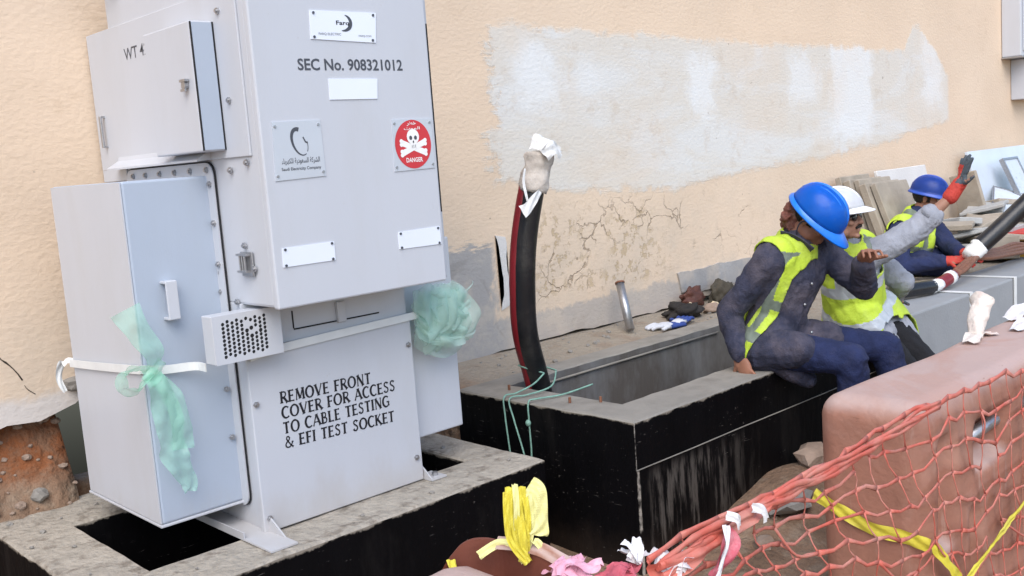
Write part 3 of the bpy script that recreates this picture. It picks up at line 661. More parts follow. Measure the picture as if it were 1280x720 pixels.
# bolts on the X = side faces (head axis along -x) and on the front faces
b = B(); b.cyl((0, 0, 0), (-.007, 0, 0), .011, 6); b.cyl((-.007, 0, 0), (-.012, 0, 0), .006, 8)
bx = b.build('bolt', STEEL, cab)
ctr = V((1.95, 3.3, .5))
side_pos = [(1.5968, 2.962, 1.96), (1.5968, 2.975, 2.24), (1.600, 2.97, 1.495), (1.600, 3.06, 1.305), (1.600, 2.92, 1.42), (1.600, 3.01, 1.74), (1.600, 2.90, 1.76)]
side_pos += [(1.592, y, 1.748) for y in (3.16, 3.28, 3.40, 3.52, 3.64, 3.75)]
side_pos += [(1.592, 3.148, z) for z in (1.70, 1.57, 1.43)]
off = bx.data.vertices[0].co.copy()
for i, p in enumerate(side_pos):
    q = V(p)
    if i == 0: bx.location = q; bx.data.transform(MX.Translation(ctr)); bx.location = q - ctr
    else: dup(bx, q - ctr, (random.uniform(0, 1), 0, 0))
b = B(); b.cyl(tuple(ctr), (ctr.x, ctr.y - .006, ctr.z), .0105, 6); b.cyl((ctr.x, ctr.y - .006, ctr.z), (ctr.x, ctr.y - .011, ctr.z), .0055, 8)
by = b.build('bolt', STEEL, cab)
fr = [(1.608, 3.029, .955), (1.612, 3.029, .555), (2.262, 3.029, 1.04), (2.255, 3.029, .60), (1.60, 3.163, 1.40), (1.595, 3.163, 1.335), (1.575, 3.163, 1.0), (1.575, 3.163, .83)]
for i, p in enumerate(fr):
    if i == 0: by.location = V(p) - ctr
    else: dup(by, V(p) - ctr, (0, random.uniform(0, 1), 0))
# side cable box low on the left
b = B(); b.box((1.30, 3.17, .597), (1.604, 3.785, 1.73), .008); lh = b.build('cable_box', PAINT_SHADE, cab, label='lower cable box on the left side')
b = B(); b.box((1.292, 3.164, .588), (1.604, 3.79, .5965), .002); b.build('bottom_lip', PAINT, lh)
b = B(); b.box((1.2955, 3.172, .6), (1.2995, 3.783, 1.727)); b.build('lit_side_cover', PAINT, lh)  # lighter sheet over the left face, its brighter light painted in as colour
pr = []
def rr(y0, y1, z0, z1, r):
    out = []
    for (cy, cz, a0) in ((y0 + r, z1 - r, 90), (y0 + r, z0 + r, 180), (y1 - r, z0 + r, 270), (y1 - r, z1 - r, 0)):
        out += [(cy + r * cos(R(a0 + 90 * k / 6)), cz + r * sin(R(a0 + 90 * k / 6))) for k in range(7)]
    return out
b = B(); b.prism(rr(3.125, 3.82, .58, 1.772, .045), 'x', 1.592, 1.6005); fl = b.build('flange', PAINT, cab)
b = B(); b.prism(rr(3.1205, 3.8245, .578, 1.7765, .047), 'x', 1.5965, 1.6008); b.build('gasket', DARK, fl)
b = B()
b.box((1.387, 3.125, 1.272), (1.427, 3.133, 1.40), .003); b.box((1.387, 3.133, 1.272), (1.427, 3.1695, 1.281), .002); b.box((1.387, 3.133, 1.391), (1.427, 3.1695, 1.40), .002)
b.build('handle', PAINT, lh)
# hood above the flange
b = B(); b.prism([(1.60, 1.835), (1.60, 1.782), (1.545, 1.777), (1.545, 1.784), (1.592, 1.81)], 'y', 3.13, 3.88); b.build('hood', PAINT, cab)
# small control box and the marked side panel at the top left
b = B(); b.box((1.515, 3.02, 1.805), (1.5965, 3.36, 2.215), .005); kb = b.build('control_box', PAINT, cab)
b = B(); b.box((1.522, 3.0165, 1.81), (1.591, 3.0195, 2.21)); b.build('control_box_door', PAINT_SHADE, kb)
for x in (1.5185, 1.5945):
    b = B(); b.box((x - .0022, 3.0155, 1.808), (x + .0022, 3.0195, 2.212)); b.build('door_gasket', DARK, kb)
b = B(); b.cyl((1.515, 3.075, 2.02), (1.50, 3.075, 2.02), .014, 12); b.box((1.497, 3.06, 2.0), (1.503, 3.09, 2.008)); b.box((1.498, 3.055, 2.03), (1.512, 3.095, 2.038)); b.build('lock', STEEL, kb)
b = B(); b.box((1.597, 2.87, 1.78), (1.6045, 4.052, 2.305), .002); b.box((1.5975, 3.826, 1.735), (1.604, 4.05, 1.7795)); sp = b.build('side_panel', PAINT, cab)
text_obj('WT 42', (1.5964, 3.715, 2.172), (0, -1, .0), Z_, .205, .043, INKG, sp, .004)
b = B(); b.box((1.577, 3.965, 1.868), (1.585, 3.98, 1.99), .002); b.box((1.585, 3.965, 1.868), (1.5969, 3.98, 1.875)); b.box((1.585, 3.965, 1.983), (1.5969, 3.98, 1.99)); b.build('handle', STEEL, sp)
b = B(); b.tube([(1.6, 3.72, 2.44), (1.57, 3.72, 2.44), (1.56, 3.80, 2.44), (1.57, 3.86, 2.45), (1.60, 3.87, 2.47)], .008, 6); b.build('lifting_lug', STEEL, uh)
# perforated vent box
b = B(); vx0, vx1, vz0, vz1, vy = 1.448, 1.692, 1.126, 1.284, 2.955
b.box((vx0, vy + .004, vz0), (vx1, 3.028, vz1), .003)
hx0, hx1, hz0, hz1 = 1.475, 1.640, 1.142, 1.268
ncol, nrow = 10, 9; pw = (hx1 - hx0) / ncol; ph = (hz1 - hz0) / (nrow + .5)
vb = b.build('vent_box', PAINT, cab)
b = B(); b.box((hx0 - .002, vy + .0025, hz0 - .002), (hx1 + .002, vy + .0038, hz1 + .002)); b.build('vent_inside', DARK, vb)
b = B()
def cell(x0, x1, z0, z1, r, hole=True):
    y = vy; cx, cz = (x0 + x1) / 2, (z0 + z1) / 2
    if not hole: b.poly([(x0, y, z0), (x1, y, z0), (x1, y, z1), (x0, y, z1)]); return
    sq = []
    for k in range(16):
        a = 2 * pi * k / 16; c_, s_ = cos(a), sin(a); m = max(abs(c_), abs(s_)); sq.append((cx + c_ / m * (x1 - x0) / 2, cz + s_ / m * (z1 - z0) / 2))
    o1 = [b.bm.verts.new((p[0], y, p[1])) for p in sq]; i1 = [b.bm.verts.new((cx + r * cos(2 * pi * k / 16), y, cz + r * sin(2 * pi * k / 16))) for k in range(16)]
    i2 = [b.bm.verts.new((v.co.x, y + .0024, v.co.z)) for v in i1]
    b.skin([o1, i1, i2], caps=False, smooth=False)
for i in range(ncol):
    x0 = hx0 + i * pw; o_ = ph * .5 * (i % 2)
    if o_: cell(x0, x0 + pw, hz0, hz0 + o_, 0, False)
    else: cell(x0, x0 + pw, hz1 - ph * .5, hz1, 0, False)
    for j in range(nrow):
        big = (i, j) in ((6, 6), (8, 5), (6, 4), (5, 5)); none = (i, j) in ((5, 7), (6, 7), (6, 5), (7, 5), (5, 6))
        cell(x0, x0 + pw, hz0 + o_ + j * ph, hz0 + o_ + (j + 1) * ph, pw * (.44 if big else .37), not none)
for a in ((vx0, hx0, vz0, vz1), (hx1, vx1, vz0, vz1), (hx0, hx1, vz0, hz0), (hx0, hx1, hz1, vz1)): cell(*a, 0, False)
b.build('perforated_plate', PAINT, vb)
# right cable box
b = B(); b.box((2.2905, 3.10, .645), (2.56, 3.75, 1.42), .006); b.build('cable_box', PAINT, cab, label='lower cable box on the right side')

# ------------------------------------------------------------------ straps and green film
def ribbon(b, pts, width, up, n=8, crump=.0, freq=14, th=.001, cols=7, seed=0, mi=0):
    P = catmull(pts, n); L = len(P); rows = []
    for i, p in enumerate(P):
        d = (P[min(i + 1, L - 1)] - P[max(i - 1, 0)]).normalized()
        u = V(up) - d * d.dot(V(up)); u = u.normalized() if u.length > 1e-3 else V((0, 0, 1))
        nm = d.cross(u); w = width(i / (L - 1)) if callable(width) else width
        row = []
        for k in range(cols):
            s = (k / (cols - 1) - .5)
            q = p + u * s * w
            q += nm * (NZ.noise(q * freq + V((seed, 0, 0))) * crump) + nm * crump * .8 * sin(s * 9 + i * .5 + seed) * .6
            row.append((q, nm))
        rows.append(row)
    if th < .002:                      # film and cloth: one open sheet, creased
        f0 = [[b.bm.verts.new(q) for q, nm in r] for r in rows]
        for i in range(L - 1):
            for k in range(cols - 1):
                fc_ = b.bm.faces.new((f0[i][k], f0[i + 1][k], f0[i + 1][k + 1], f0[i][k + 1])); fc_.smooth = True; fc_.material_index = mi
        return b
    f0 = [[b.bm.verts.new(q + nm * th) for q, nm in r] for r in rows]; f1 = [[b.bm.verts.new(q - nm * th) for q, nm in r] for r in rows]
    for i in range(L - 1):
        for k in range(cols - 1):
            for F, fl_ in ((f0, 0), (f1, 1)):
                q = (F[i][k], F[i + 1][k], F[i + 1][k + 1], F[i][k + 1]); fc_ = b.bm.faces.new(q if not fl_ else q[::-1]); fc_.material_index = mi
        for k in (0, cols - 1):
            fc_ = b.bm.faces.new((f0[i][k], f0[i + 1][k], f1[i + 1][k], f1[i][k])); fc_.material_index = mi
    for i in (0, L - 1):
        for k in range(cols - 1): b.bm.faces.new((f0[i][k], f0[i][k + 1], f1[i][k + 1], f1[i][k])).material_index = mi
    return b
b = B(); sw = .028
def strapseg(pts, up=(0, 0, 1)): ribbon(b, pts, sw, up, 4, .0, th=.002, cols=3)
strapseg([(1.285, 3.79, 1.085), (1.285, 3.5, 1.102), (1.286, 3.165, 1.125)])
strapseg([(1.285, 3.157, 1.128), (1.36, 3.156, 1.112), (1.45, 3.12, 1.11), (1.46, 3.06, 1.108)])
strapseg([(1.60, 3.022, 1.118), (1.69, 3.022, 1.128), (1.95, 3.021, 1.137), (2.29, 3.02, 1.147), (2.40, 3.03, 1.15)])
ribbon(b, [(1.285, 3.795, 1.085), (1.278, 3.82, 1.095), (1.262, 3.83, 1.07), (1.255, 3.835, 1.02), (1.27, 3.835, .975)], lambda t: .045 - .03 * t, (1, 0, .4), 5, .008)
tag(b.build('strap', WSTRAP), 'thin white strap tied round the middle of the grey cabinet', 'strap', None, 'thing')
b = B()
kx, ky, kz = 1.30, 3.125, 1.12
ribbon(b, [(kx, ky, kz), (kx + .01, ky - .03, kz + .06), (kx - .03, ky - .02, kz + .14), (kx - .055, ky, kz + .21)], lambda t: .05 + .05 * t, (1, 0, .3), 8, .012, 20, seed=1)
ribbon(b, [(kx, ky, kz), (kx + .015, ky - .03, kz - .06), (kx + .035, ky - .02, kz - .18), (kx + .045, ky - .015, kz - .29), (kx + .08, ky - .012, kz - .38), (kx + .085, ky - .01, kz - .42)], lambda t: .045 + .05 * sin(pi * min(1, t * 1.15)) , (1, 0, .15), 9, .02, 26, seed=2)
ribbon(b, [(kx, ky, kz), (kx + .05, ky - .03, kz - .08), (kx + .075, ky - .02, kz - .2), (kx + .07, ky - .02, kz - .27)], lambda t: .05 + .03 * t, (1, 0, .15), 8, .014, 22, seed=5)
ribbon(b, [(kx, ky, kz), (kx - .03, ky, kz + .02), (kx - .075, ky + .01, kz + .01), (kx - .085, ky + .02, kz - .045), (kx - .04, ky, kz - .05), (kx, ky - .01, kz)], .05, (.3, -1, .6), 8, .012, 20, seed=3)
ribbon(b, [(kx - .02, ky - .02, kz - .03), (kx + .01, ky - .03, kz), (kx + .04, ky - .02, kz + .03)], .05, (0, 0, 1), 6, .014, 20, seed=4)
tag(b.build('plastic_film', GREEN, smooth=True), 'long green strip of plastic film knotted on the left front of the cabinet', 'plastic film', None, 'thing')
b = B(); rnd = random.Random(31)
for k in range(9):
    z0 = 1.055 + .017 * k; dz = rnd.uniform(-.04, .04); yb = rnd.uniform(.03, .075)
    ribbon(b, [(2.305, 3.02, z0 + .02), (2.36, 3.05 - yb, z0 + dz * .4), (2.45, 3.04 - yb * 1.25, z0 + dz), (2.51, 3.05 - yb, z0 + dz * .5 + .005), (2.555 + rnd.uniform(-.02, .02), 3.06, z0 * .6 + .45 + dz)],
           lambda t: .06 + .06 * sin(pi * min(1, t * 1.1)), (.12, 0, 1), 9, .026, 15 + k, cols=12, seed=k * 5)
for k in range(3):
    x0 = 2.36 + .055 * k
    ribbon(b, [(x0 - .02, 3.02, 1.245), (x0, 2.975, 1.18), (x0 + .03, 2.965, 1.09), (x0 + .02, 2.99, 1.03), (x0 + .01, 3.03, 1.01)], lambda t: .11 + .05 * sin(pi * t), (1, 0, .2), 9, .025, 14, cols=12, seed=50 + k)
ribbon(b, [(2.33, 2.985, 1.10), (2.43, 2.965, 1.115), (2.53, 2.975, 1.155), (2.57, 3.0, 1.17)], .03, (0, 0, 1), 6, .006)
ribbon(b, [(2.33, 2.985, 1.05), (2.43, 2.962, 1.04), (2.54, 2.975, 1.045), (2.58, 3.0, 1.07)], .02, (0, 0, 1), 6, .005)
ribbon(b, [(2.52, 2.99, 1.19), (2.57, 3.0, 1.22), (2.60, 3.02, 1.235)], lambda t: .02 - .012 * t, (0, 0, 1), 6, .005)
tag(b.build('plastic_bag', GREENB), 'crumpled pale green plastic bag strapped to the right side of the cabinet', 'plastic bag', None, 'thing')

# ================================================================== CABLES AND STRINGS AT THE PIT
rs = thing('cable_riser', (3.27, 3.33, .3), 'thick black cable with red core standing up out of the pit, its end taped', 'cable')
path = catmull([(3.36, 3.36, .10), (3.33, 3.37, .35), (3.265, 3.37, .66), (3.155, 3.31, .90), (3.12, 3.27, 1.12), (3.13, 3.25, 1.33), (3.16, 3.22, 1.53), (3.205, 3.20, 1.70)], 8)
b = B(); b.tube(path, lambda t: .053, 18); b.build('black_cable', RUB, rs, True)
b = B(); b.tube([p + V((-.033, .020, 0)) for p in path[:-6]], lambda t: .029, 12); b.build('red_cable', REDC, rs, True)
tp = path[-13:]
b = B(); b.tube(path[-8:] + [path[-1] + V((.004, 0, .02))], lambda t: .064 + .004 * sin(t * 9), 18); b.sub(1); b.jitter(.008, 28); b.build('tape_wrap', TAPE, rs, True)
b = B(); ribbon(b, [(3.15, 3.16, 1.74), (3.19, 3.16, 1.785), (3.25, 3.17, 1.765), (3.30, 3.17, 1.725)], lambda t: .10 - .04 * t, (.2, .9, .35), 7, .012, 22); ribbon(b, [(3.16, 3.12, 1.71), (3.21, 3.11, 1.745), (3.275, 3.13, 1.715)], .06, (0, .2, 1), 7, .012, 22, seed=3); b.build('tape_end', WTAPE, rs)
b = B(); ribbon(b, [(3.14, 3.14, 1.555), (3.10, 3.135, 1.53), (3.055, 3.14, 1.49), (3.03, 3.15, 1.475)], lambda t: .03 + .03 * t, (.2, 0, 1), 6, .006, 20); ribbon(b, [(3.085, 3.17, 1.66), (3.07, 3.17, 1.60), (3.075, 3.16, 1.52)], .014, (1, 0, 0), 5, .002); b.build('tape_flap', WTAPE, rs)
b = B()
for P in ([(3.24, 3.30, .70), (3.15, 3.285, .668), (3.05, 3.30, .645), (2.985, 3.31, .64), (2.978, 3.305, .55), (2.975, 3.29, .42), (2.97, 3.27, .30)],
          [(3.31, 3.29, .70), (3.2, 3.22, .655), (3.06, 3.24, .642), (2.985, 3.275, .636), (2.978, 3.25, .55), (2.974, 3.205, .43), (2.97, 3.17, .33)],
          [(3.31, 3.06, .66), (3.15, 3.10, .642), (3.02, 3.14, .645), (2.982, 3.15, .636), (2.976, 3.148, .55), (2.974, 3.145, .41), (2.97, 3.15, .30)],
          [(3.24, 3.30, .70), (3.165, 3.38, .74), (3.25, 3.455, .72), (3.335, 3.39, .70), (3.31, 3.29, .70)]):
    b.tube(catmull(P, 6), .0042, 6)
b.sphere(ellm((2.972, 3.15, .545), (V((1, 0, 0)), V((0, 1, 0)), V((0, 0, 1))), (.012, .014, .016)), 8, 6)
tag(b.build('cord', CORD), 'thin green cord looped round the black cable and hanging over the pit rim', 'cord', None, 'thing')
# short steel offcut leaning by the wall
b = B(); a0 = V((4.50, 3.83, .648)); a1 = V((4.575, 3.955, .91)); d = (a1 - a0).normalized()
b.tube([a0, a1], .026, 14, smooth=True); b.tube([a1 - d * .002, a1 + d * .008], .03, 14, mi=1)
tag(b.build('steel_pipe', [STEEL, COPPER]), 'short grey steel pipe leaning on the wall above the pit', 'pipe', None, 'thing')
# bits left on the ledge
def crumple(c, r, mats, name, label, cat, seed, sub=4, amp=.45, freq=1.8, rot=0, group=None, th=0):
    t = bmesh.new(); bmesh.ops.create_icosphere(t, subdivisions=sub, radius=1); rz = MX.Rotation(rot, 3, 'Z')
    for v in t.verts:
        p = v.co.copy(); s = V((seed * 3.7, seed * 1.3, 0))
        k = 1 - amp * .6 + amp * (NZ.noise(p * freq + s) + .6 * abs(NZ.noise(p * freq * 2.3 + s)) )
        q = V((p.x * r[0], p.y * r[1], p.z * r[2])) * k; q.z = max(q.z, -r[2] * .45); v.co = rz @ q + V(c) + V((0, 0, r[2] * .45))
    for f in t.faces:
        f.smooth = True
    b = B(); b.add(t); o = b.build(name, mats)
    return tag(o, label, cat, group, 'thing')
def ledge(x, y): return gh(x, y) + .003
def glove_mesh(name, c, ang, m, label, seed, stripe=None):
    """flat work glove lying palm down: cuff, palm, four fingers, thumb"""
    rz = MX.Rotation(ang, 3, 'Z'); b = B()
    def T(x, y, z): return rz @ V((x, y, z)) + V(c)
    b.sphere(ellm(T(0, 0, .018), (rz @ V((1, 0, 0)), rz @ V((0, 1, 0)), V((0, 0, 1))), (.062, .05, .022)))
    b.tube([T(-.12, 0, .016), T(-.06, 0, .018), T(-.02, 0, .018)], lambda t: .016 + .004 * t, 12, flat=2.4, mi=1 if stripe else 0)
    for k, (yy, ln) in enumerate(((-.034, .065), (-.011, .078), (.012, .074), (.034, .055))):
        b.tube(catmull([T(.03, yy, .018), T(.065, yy * 1.2, .026), T(.05 + ln, yy * 1.35 + .008 * sin(seed + k), .012)], 4), lambda t: .0125 - .003 * t, 8)
    b.tube(catmull([T(-.01, .04, .018), T(.02, .07, .02), T(.055, .085, .012)], 4), lambda t: .014 - .003 * t, 8)
    b.jitter(.004, 40)
    return tag(b.build(name, [m, stripe or m], smooth=True), label, 'glove', None, 'thing')
glove_mesh('work_glove', (4.74, 3.755, ledge(4.74, 3.755)), 2.6, WHITEG, 'white and blue work glove nearest the pit rim on the ledge', 1, BLUEG)
glove_mesh('work_glove', (4.90, 3.76, ledge(4.9, 3.76) + .005), .3, BLUEG, 'blue work glove with pale cuff beside the white glove on the ledge', 2, WHITEG)
crumple((5.06, 3.86, ledge(5.06, 3.86)), (.16, .09, .075), DKBAG, 'cloth_bag', 'small black cloth bag lying behind the gloves on the ledge', 'bag', 3, rot=-.3)
crumple((5.34, 4.0, ledge(5.34, 4.0)), (.14, .055, .10), LEATH, 'leather_pouch', 'reddish brown leather pouch against the foot of the wall', 'pouch', 4)
crumple((5.63, 3.97, ledge(5.63, 3.97)), (.15, .07, .115), OLIVE, 'cloth_bag', 'dark olive cloth bag beside the brown pouch', 'bag', 6)
crumple((5.20, 3.90, ledge(5.2, 3.9)), (.06, .04, .05), CREAM, 'paper_scrap', 'cream scrap of crumpled paper between the black bag and brown pouch', 'paper', 7, 3)
crumple((5.40, 3.87, ledge(5.4, 3.87)), (.05, .035, .035), CREAM, 'paper_scrap', 'tiny cream paper scrap in front of the brown pouch', 'paper', 8, 3)
crumple((5.30, 3.82, ledge(5.3, 3.82)), (.08, .05, .04), STONE, 'rag', 'pinkish brown rag lump at the corner of the pit rim', 'rag', 9, 3)
crumple((5.98, 3.92, ledge(5.98, 3.92)), (.05, .04, .06), LEATH, 'stone', 'small dark brown lump beside the seated worker on the ledge', 'stone', 12, 3)

# ================================================================== METER BOXES ON THE WALL
mb = thing('meter_box', (11.3, WY, 2.33), 'larger pale grey meter box high on the peach wall', 'meter box')
b = B(); b.box((10.76, WY - .19, 2.33), (11.95, WY - .003, 3.35), .01); b.build('body', PAINT, mb)
b = B(); b.box((10.80, WY - .205, 2.38), (11.91, WY - .1905, 3.31), .006); b.build('door', PAINT, mb)
b = B(); b.box((10.75, WY - .21, 2.315), (11.96, WY - .003, 2.3285), .003); b.build('bottom_lip', STEEL, mb)
mb2 = thing('meter_box', (11.4, WY, 1.905), 'smaller pale grey box fixed directly under the larger meter box', 'meter box')
b = B(); b.box((10.99, WY - .14, 1.905), (11.8, WY - .003, 2.312), .008); b.build('body', PAINT, mb2)
b = B(); b.box((11.03, WY - .15, 1.93), (11.76, WY - .1405, 2.28), .005); b.build('door', PAINT, mb2)
b = B(); b.cyl((11.16, WY - .15, 2.1), (11.16, WY - .17, 2.1), .022, 10); b.build('lock', STEEL, mb2)

# ================================================================== RUBBLE BEHIND THE WORKERS
def slab(c, size, eul, m, label, name='stone_slab', cat='slab', group=None, jit=.012, bev=.006):
    from mathutils import Euler
    rm = Euler(eul).to_matrix(); b = B()
    b.box([-s / 2 for s in size], [s / 2 for s in size], bev, 1); b.sub(2); b.jitter(jit, 5)
    for v in b.bm.verts: v.co = rm @ v.co + V(c)
    o = b.build(name, m); return tag(o, label, cat, group, 'thing')
words = ['first', 'second', 'third', 'fourth', 'fifth']
for i in range(5):
    h = .74 - .03 * (i % 2)
    slab((7.50 + .02 * (i % 3), 3.90 - .083 * i, 1.0 - .012 * i), (.5 + .04 * (i % 2), .05 + .012 * (i % 2), h), (-(.24 + .03 * i), 0, random.uniform(-.04, .04)), SLAB,
         ['stone slab nearest the wall of the five leaning beige slabs', 'second from the wall of the five leaning beige slabs', 'middle slab of the five leaning beige slabs', 'fourth from the wall of the five leaning beige slabs', 'foremost of the five leaning beige slabs, farthest from the wall'][i], group='beige slabs leaning by the wall')
slab((8.3, 3.9, 1.0), (.9, .03, .76), (-.2, 0, 0), PUTTY, 'pale board leaning on the wall beside the beige slabs', 'leaning_board', 'board', jit=.004)
slab((9.42, 3.84, .95), (.04, .26, .62), (-.2, -.12, -.15), SLAB, 'brown stone slab leaning edge on, beside the big white panel', jit=.01)
slab((10.35, 3.86, 1.03), (1.5, .03, .84), (-.24, .0, 0), PANW, 'big blue white sheet leaning on the wall above the rubble', 'white_board', 'board', jit=.002, bev=.003)
fp = thing('framed_panel', (10.35, 3.6, .7), 'narrow spotted panel with dark frame leaning on the big white panel', 'panel')
rm = MX.Rotation(-.30, 3, 'X') @ MX.Rotation(-.28, 3, 'Y')
def rb(b, a, c): 
    b.box(a, c, .003, 1, rot=None)
rm = MX.Rotation(-.42, 3, 'X'); fo = V((10.16, 3.62, .96))
b = B(); b.box((-.16, -.012, 0), (.16, .012, .40))
for v in b.bm.verts: v.co = rm @ v.co + fo
b.build('sheet', MIRR, fp)
b = B()
for a, c in (((-.18, -.022, -.02), (-.16, .02, .42)), ((.16, -.022, -.02), (.18, .02, .42)), ((-.16, -.022, -.02), (.16, .02, 0)), ((-.16, -.022, .40), (.16, .02, .42))): b.box(a, c)
for v in b.bm.verts: v.co = rm @ v.co + fo
b.build('frame', STEEL, fp)
rnd = random.Random(11)
pile = [((8.6, 3.45, .68), (.55, .40, .05), (.03, .05, .3), SLABG, 'grey slab lying flat at the left of the rubble heap'),
        ((8.5, 3.25, .74), (.6, .42, .045), (.1, .18, .7), SLAB, 'beige slab tilted behind the vest of the blue hatted worker'),
        ((8.75, 3.4, .80), (.5, .4, .05), (-.05, .05, .1), SLABG, 'pale grey slab stacked on top of the rubble heap at the left'),
        ((9.1, 3.3, .70), (.6, .45, .05), (.05, -.12, .9), SLAB, 'beige slab sloping down in the middle of the rubble heap'),
        ((9.3, 3.45, .79), (.5, .35, .05), (.1, .04, .2), SLAB, 'beige slab on top of the middle of the rubble heap'),
        ((9.35, 3.55, .86), (.45, .4, .045), (0, .1, .6), SLAB, 'small beige slab topmost in the rubble heap under the white panel'),
        ((9.05, 3.62, .84), (.42, .30, .05), (.12, .0, -.5), SLAB, 'beige slab resting high beside the brown leaning slab'),
        ((9.9, 3.35, .74), (.7, .5, .05), (.12, -.05, .3), SLABG, 'grey slab under the framed panel'),
        ((9.6, 3.25, .70), (.5, .3, .05), (.2, .1, 1.2), SLABG, 'grey slab tilted before the framed panel'),
        ((10.3, 3.3, .76), (.6, .5, .05), (.1, .1, .4), SLABG, 'grey slab at the right end of the rubble heap'),
        ((8.15, 3.3, .68), (.42, .35, .06), (.0, .1, .5), SLAB, 'low beige slab at the foot of the pale board'),
        ((8.2, 3.1, .72), (.22, .2, .18), (.0, .1, .5), SLAB, 'squarish beige stone block beside the third worker')]
for k in range(12):
    x = 8.35 + .125 * k + rnd.uniform(-.06, .06); y = rnd.uniform(3.38, 3.72)
    pile.append(((x, y, .66 + (y - 3.3) * .62 + rnd.uniform(0, .05)), (rnd.uniform(.25, .45), rnd.uniform(.2, .34), rnd.uniform(.03, .055)), (rnd.uniform(-.1, .25), rnd.uniform(-.22, .22), rnd.uniform(0, 3)), rnd.choice((SLAB, SLAB, SLABG)), 'broken piece of slab in the rubble heap below the white sheet'))
for c, s, e, m, lab in pile: slab(c, s, e, m, lab, group='slabs in the rubble heap')
sh = thing('framed_panel', (9.7, 3.45, .85), 'white sheet with thin dark frame lying tilted on the rubble heap', 'panel')
rm2 = MX.Rotation(.35, 3, 'Z') @ MX.Rotation(-.25, 3, 'Y') @ MX.Rotation(.35, 3, 'X')
b = B(); b.box((-.33, -.27, 0), (.33, .27, .012))
for v in b.bm.verts: v.co = rm2 @ v.co + V((9.75, 3.5, .90))
b.build('sheet', PANW, sh)
b = B()
for a, c in (((-.345, -.285, -.005), (-.33, .285, .02)), ((.33, -.285, -.005), (.345, .285, .02)), ((-.33, -.285, -.005), (.33, -.27, .02)), ((-.33, .27, -.005), (.33, .285, .02))): b.box(a, c)
for v in b.bm.verts: v.co = rm2 @ v.co + V((9.75, 3.5, .90))
b.build('frame', STEEL, sh)
cb = thing('cardboard_box', (9.0, 3.05, .58), 'long yellow box with a red lid in front of the rubble', 'box')
b = B(); b.box((8.3, 2.98, .58), (9.9, 3.2, .725), .008); b.sub(1); b.jitter(.006, 4); b.build('body', CARDY, cb)
b = B(); b.box((8.52, 2.97, .727), (9.92, 3.21, .80), .008); b.sub(1); b.jitter(.006, 4); b.build('lid', CARDR, cb)

# ================================================================== CABLES BEING JOINTED
c1 = thing('power_cable', (7.0, 2.8, .64), 'thick black cable with a white taped end held by the third worker', 'cable')
pk = catmull([(7.19, 2.9, .825), (7.35, 2.8, .96), (7.5, 2.7, 1.10), (7.75, 2.5, 1.36), (8.1, 2.3, 1.55), (8.5, 2.2, 1.4), (8.9, 2.15, .8), (9.0, 2.1, .06)], 6)
b = B(); b.tube(pk, .062, 14); b.build('sheath', RUB, c1, True)
b = B(); b.tube([V((7.13, 2.93, .775)), V((7.17, 2.91, .81)), V((7.205, 2.885, .845))], lambda t: .058 + .012 * t, 12); b.sub(1); b.jitter(.014, 22); b.build('tape_wrap', WTAPE, c1, True)
b = B()
for k in range(4):
    b.tube(catmull([(7.15, 2.91 + .02 * k, .775 - .01 * k), (7.35, 2.87 + .02 * k, .745 + .012 * k), (7.7, 2.88 + .02 * k, .725 + .014 * k), (8.1, 2.9 + .02 * k, .70 + .02 * k), (8.6, 2.92, .66)], 5), .017, 8)
b.build('copper_cores', COPPER, c1, True)
c2 = thing('power_cable', (6.4, 2.85, .64), 'cable end with red sleeve and white tape lying on the grey trough', 'cable')
b = B(); b.tube(catmull([(5.95, 3.0, .67), (6.1, 2.92, .685), (6.25, 2.87, .685), (6.36, 2.85, .68)], 6), .045, 12); b.build('sheath', RUB, c2, True)
b = B(); b.tube([(6.34, 2.85, .678), (6.40, 2.85, .68), (6.46, 2.85, .683)], .042, 12); b.sub(1); b.jitter(.01, 30); b.build('tape_wrap', WTAPE, c2, True)
b = B(); b.tube(catmull([(6.45, 2.85, .683), (6.55, 2.85, .692), (6.68, 2.85, .71)], 4), .042, 12); b.build('red_sleeve', REDC, c2, True)
b = B(); b.tube([(6.60, 2.85, .70), (6.655, 2.85, .706)], .046, 12); b.jitter(.004, 30); b.build('tape_band', WTAPE, c2, True)
b = B()
for k in range(3): b.tube(catmull([(6.66, 2.84 + .015 * k, .705), (6.85, 2.84 + .02 * k, .73 + .008 * k), (7.05, 2.86 + .02 * k, .77), (7.2, 2.89, .775)], 5), .017, 8)
b.build('copper_cores', COPPER, c2, True)

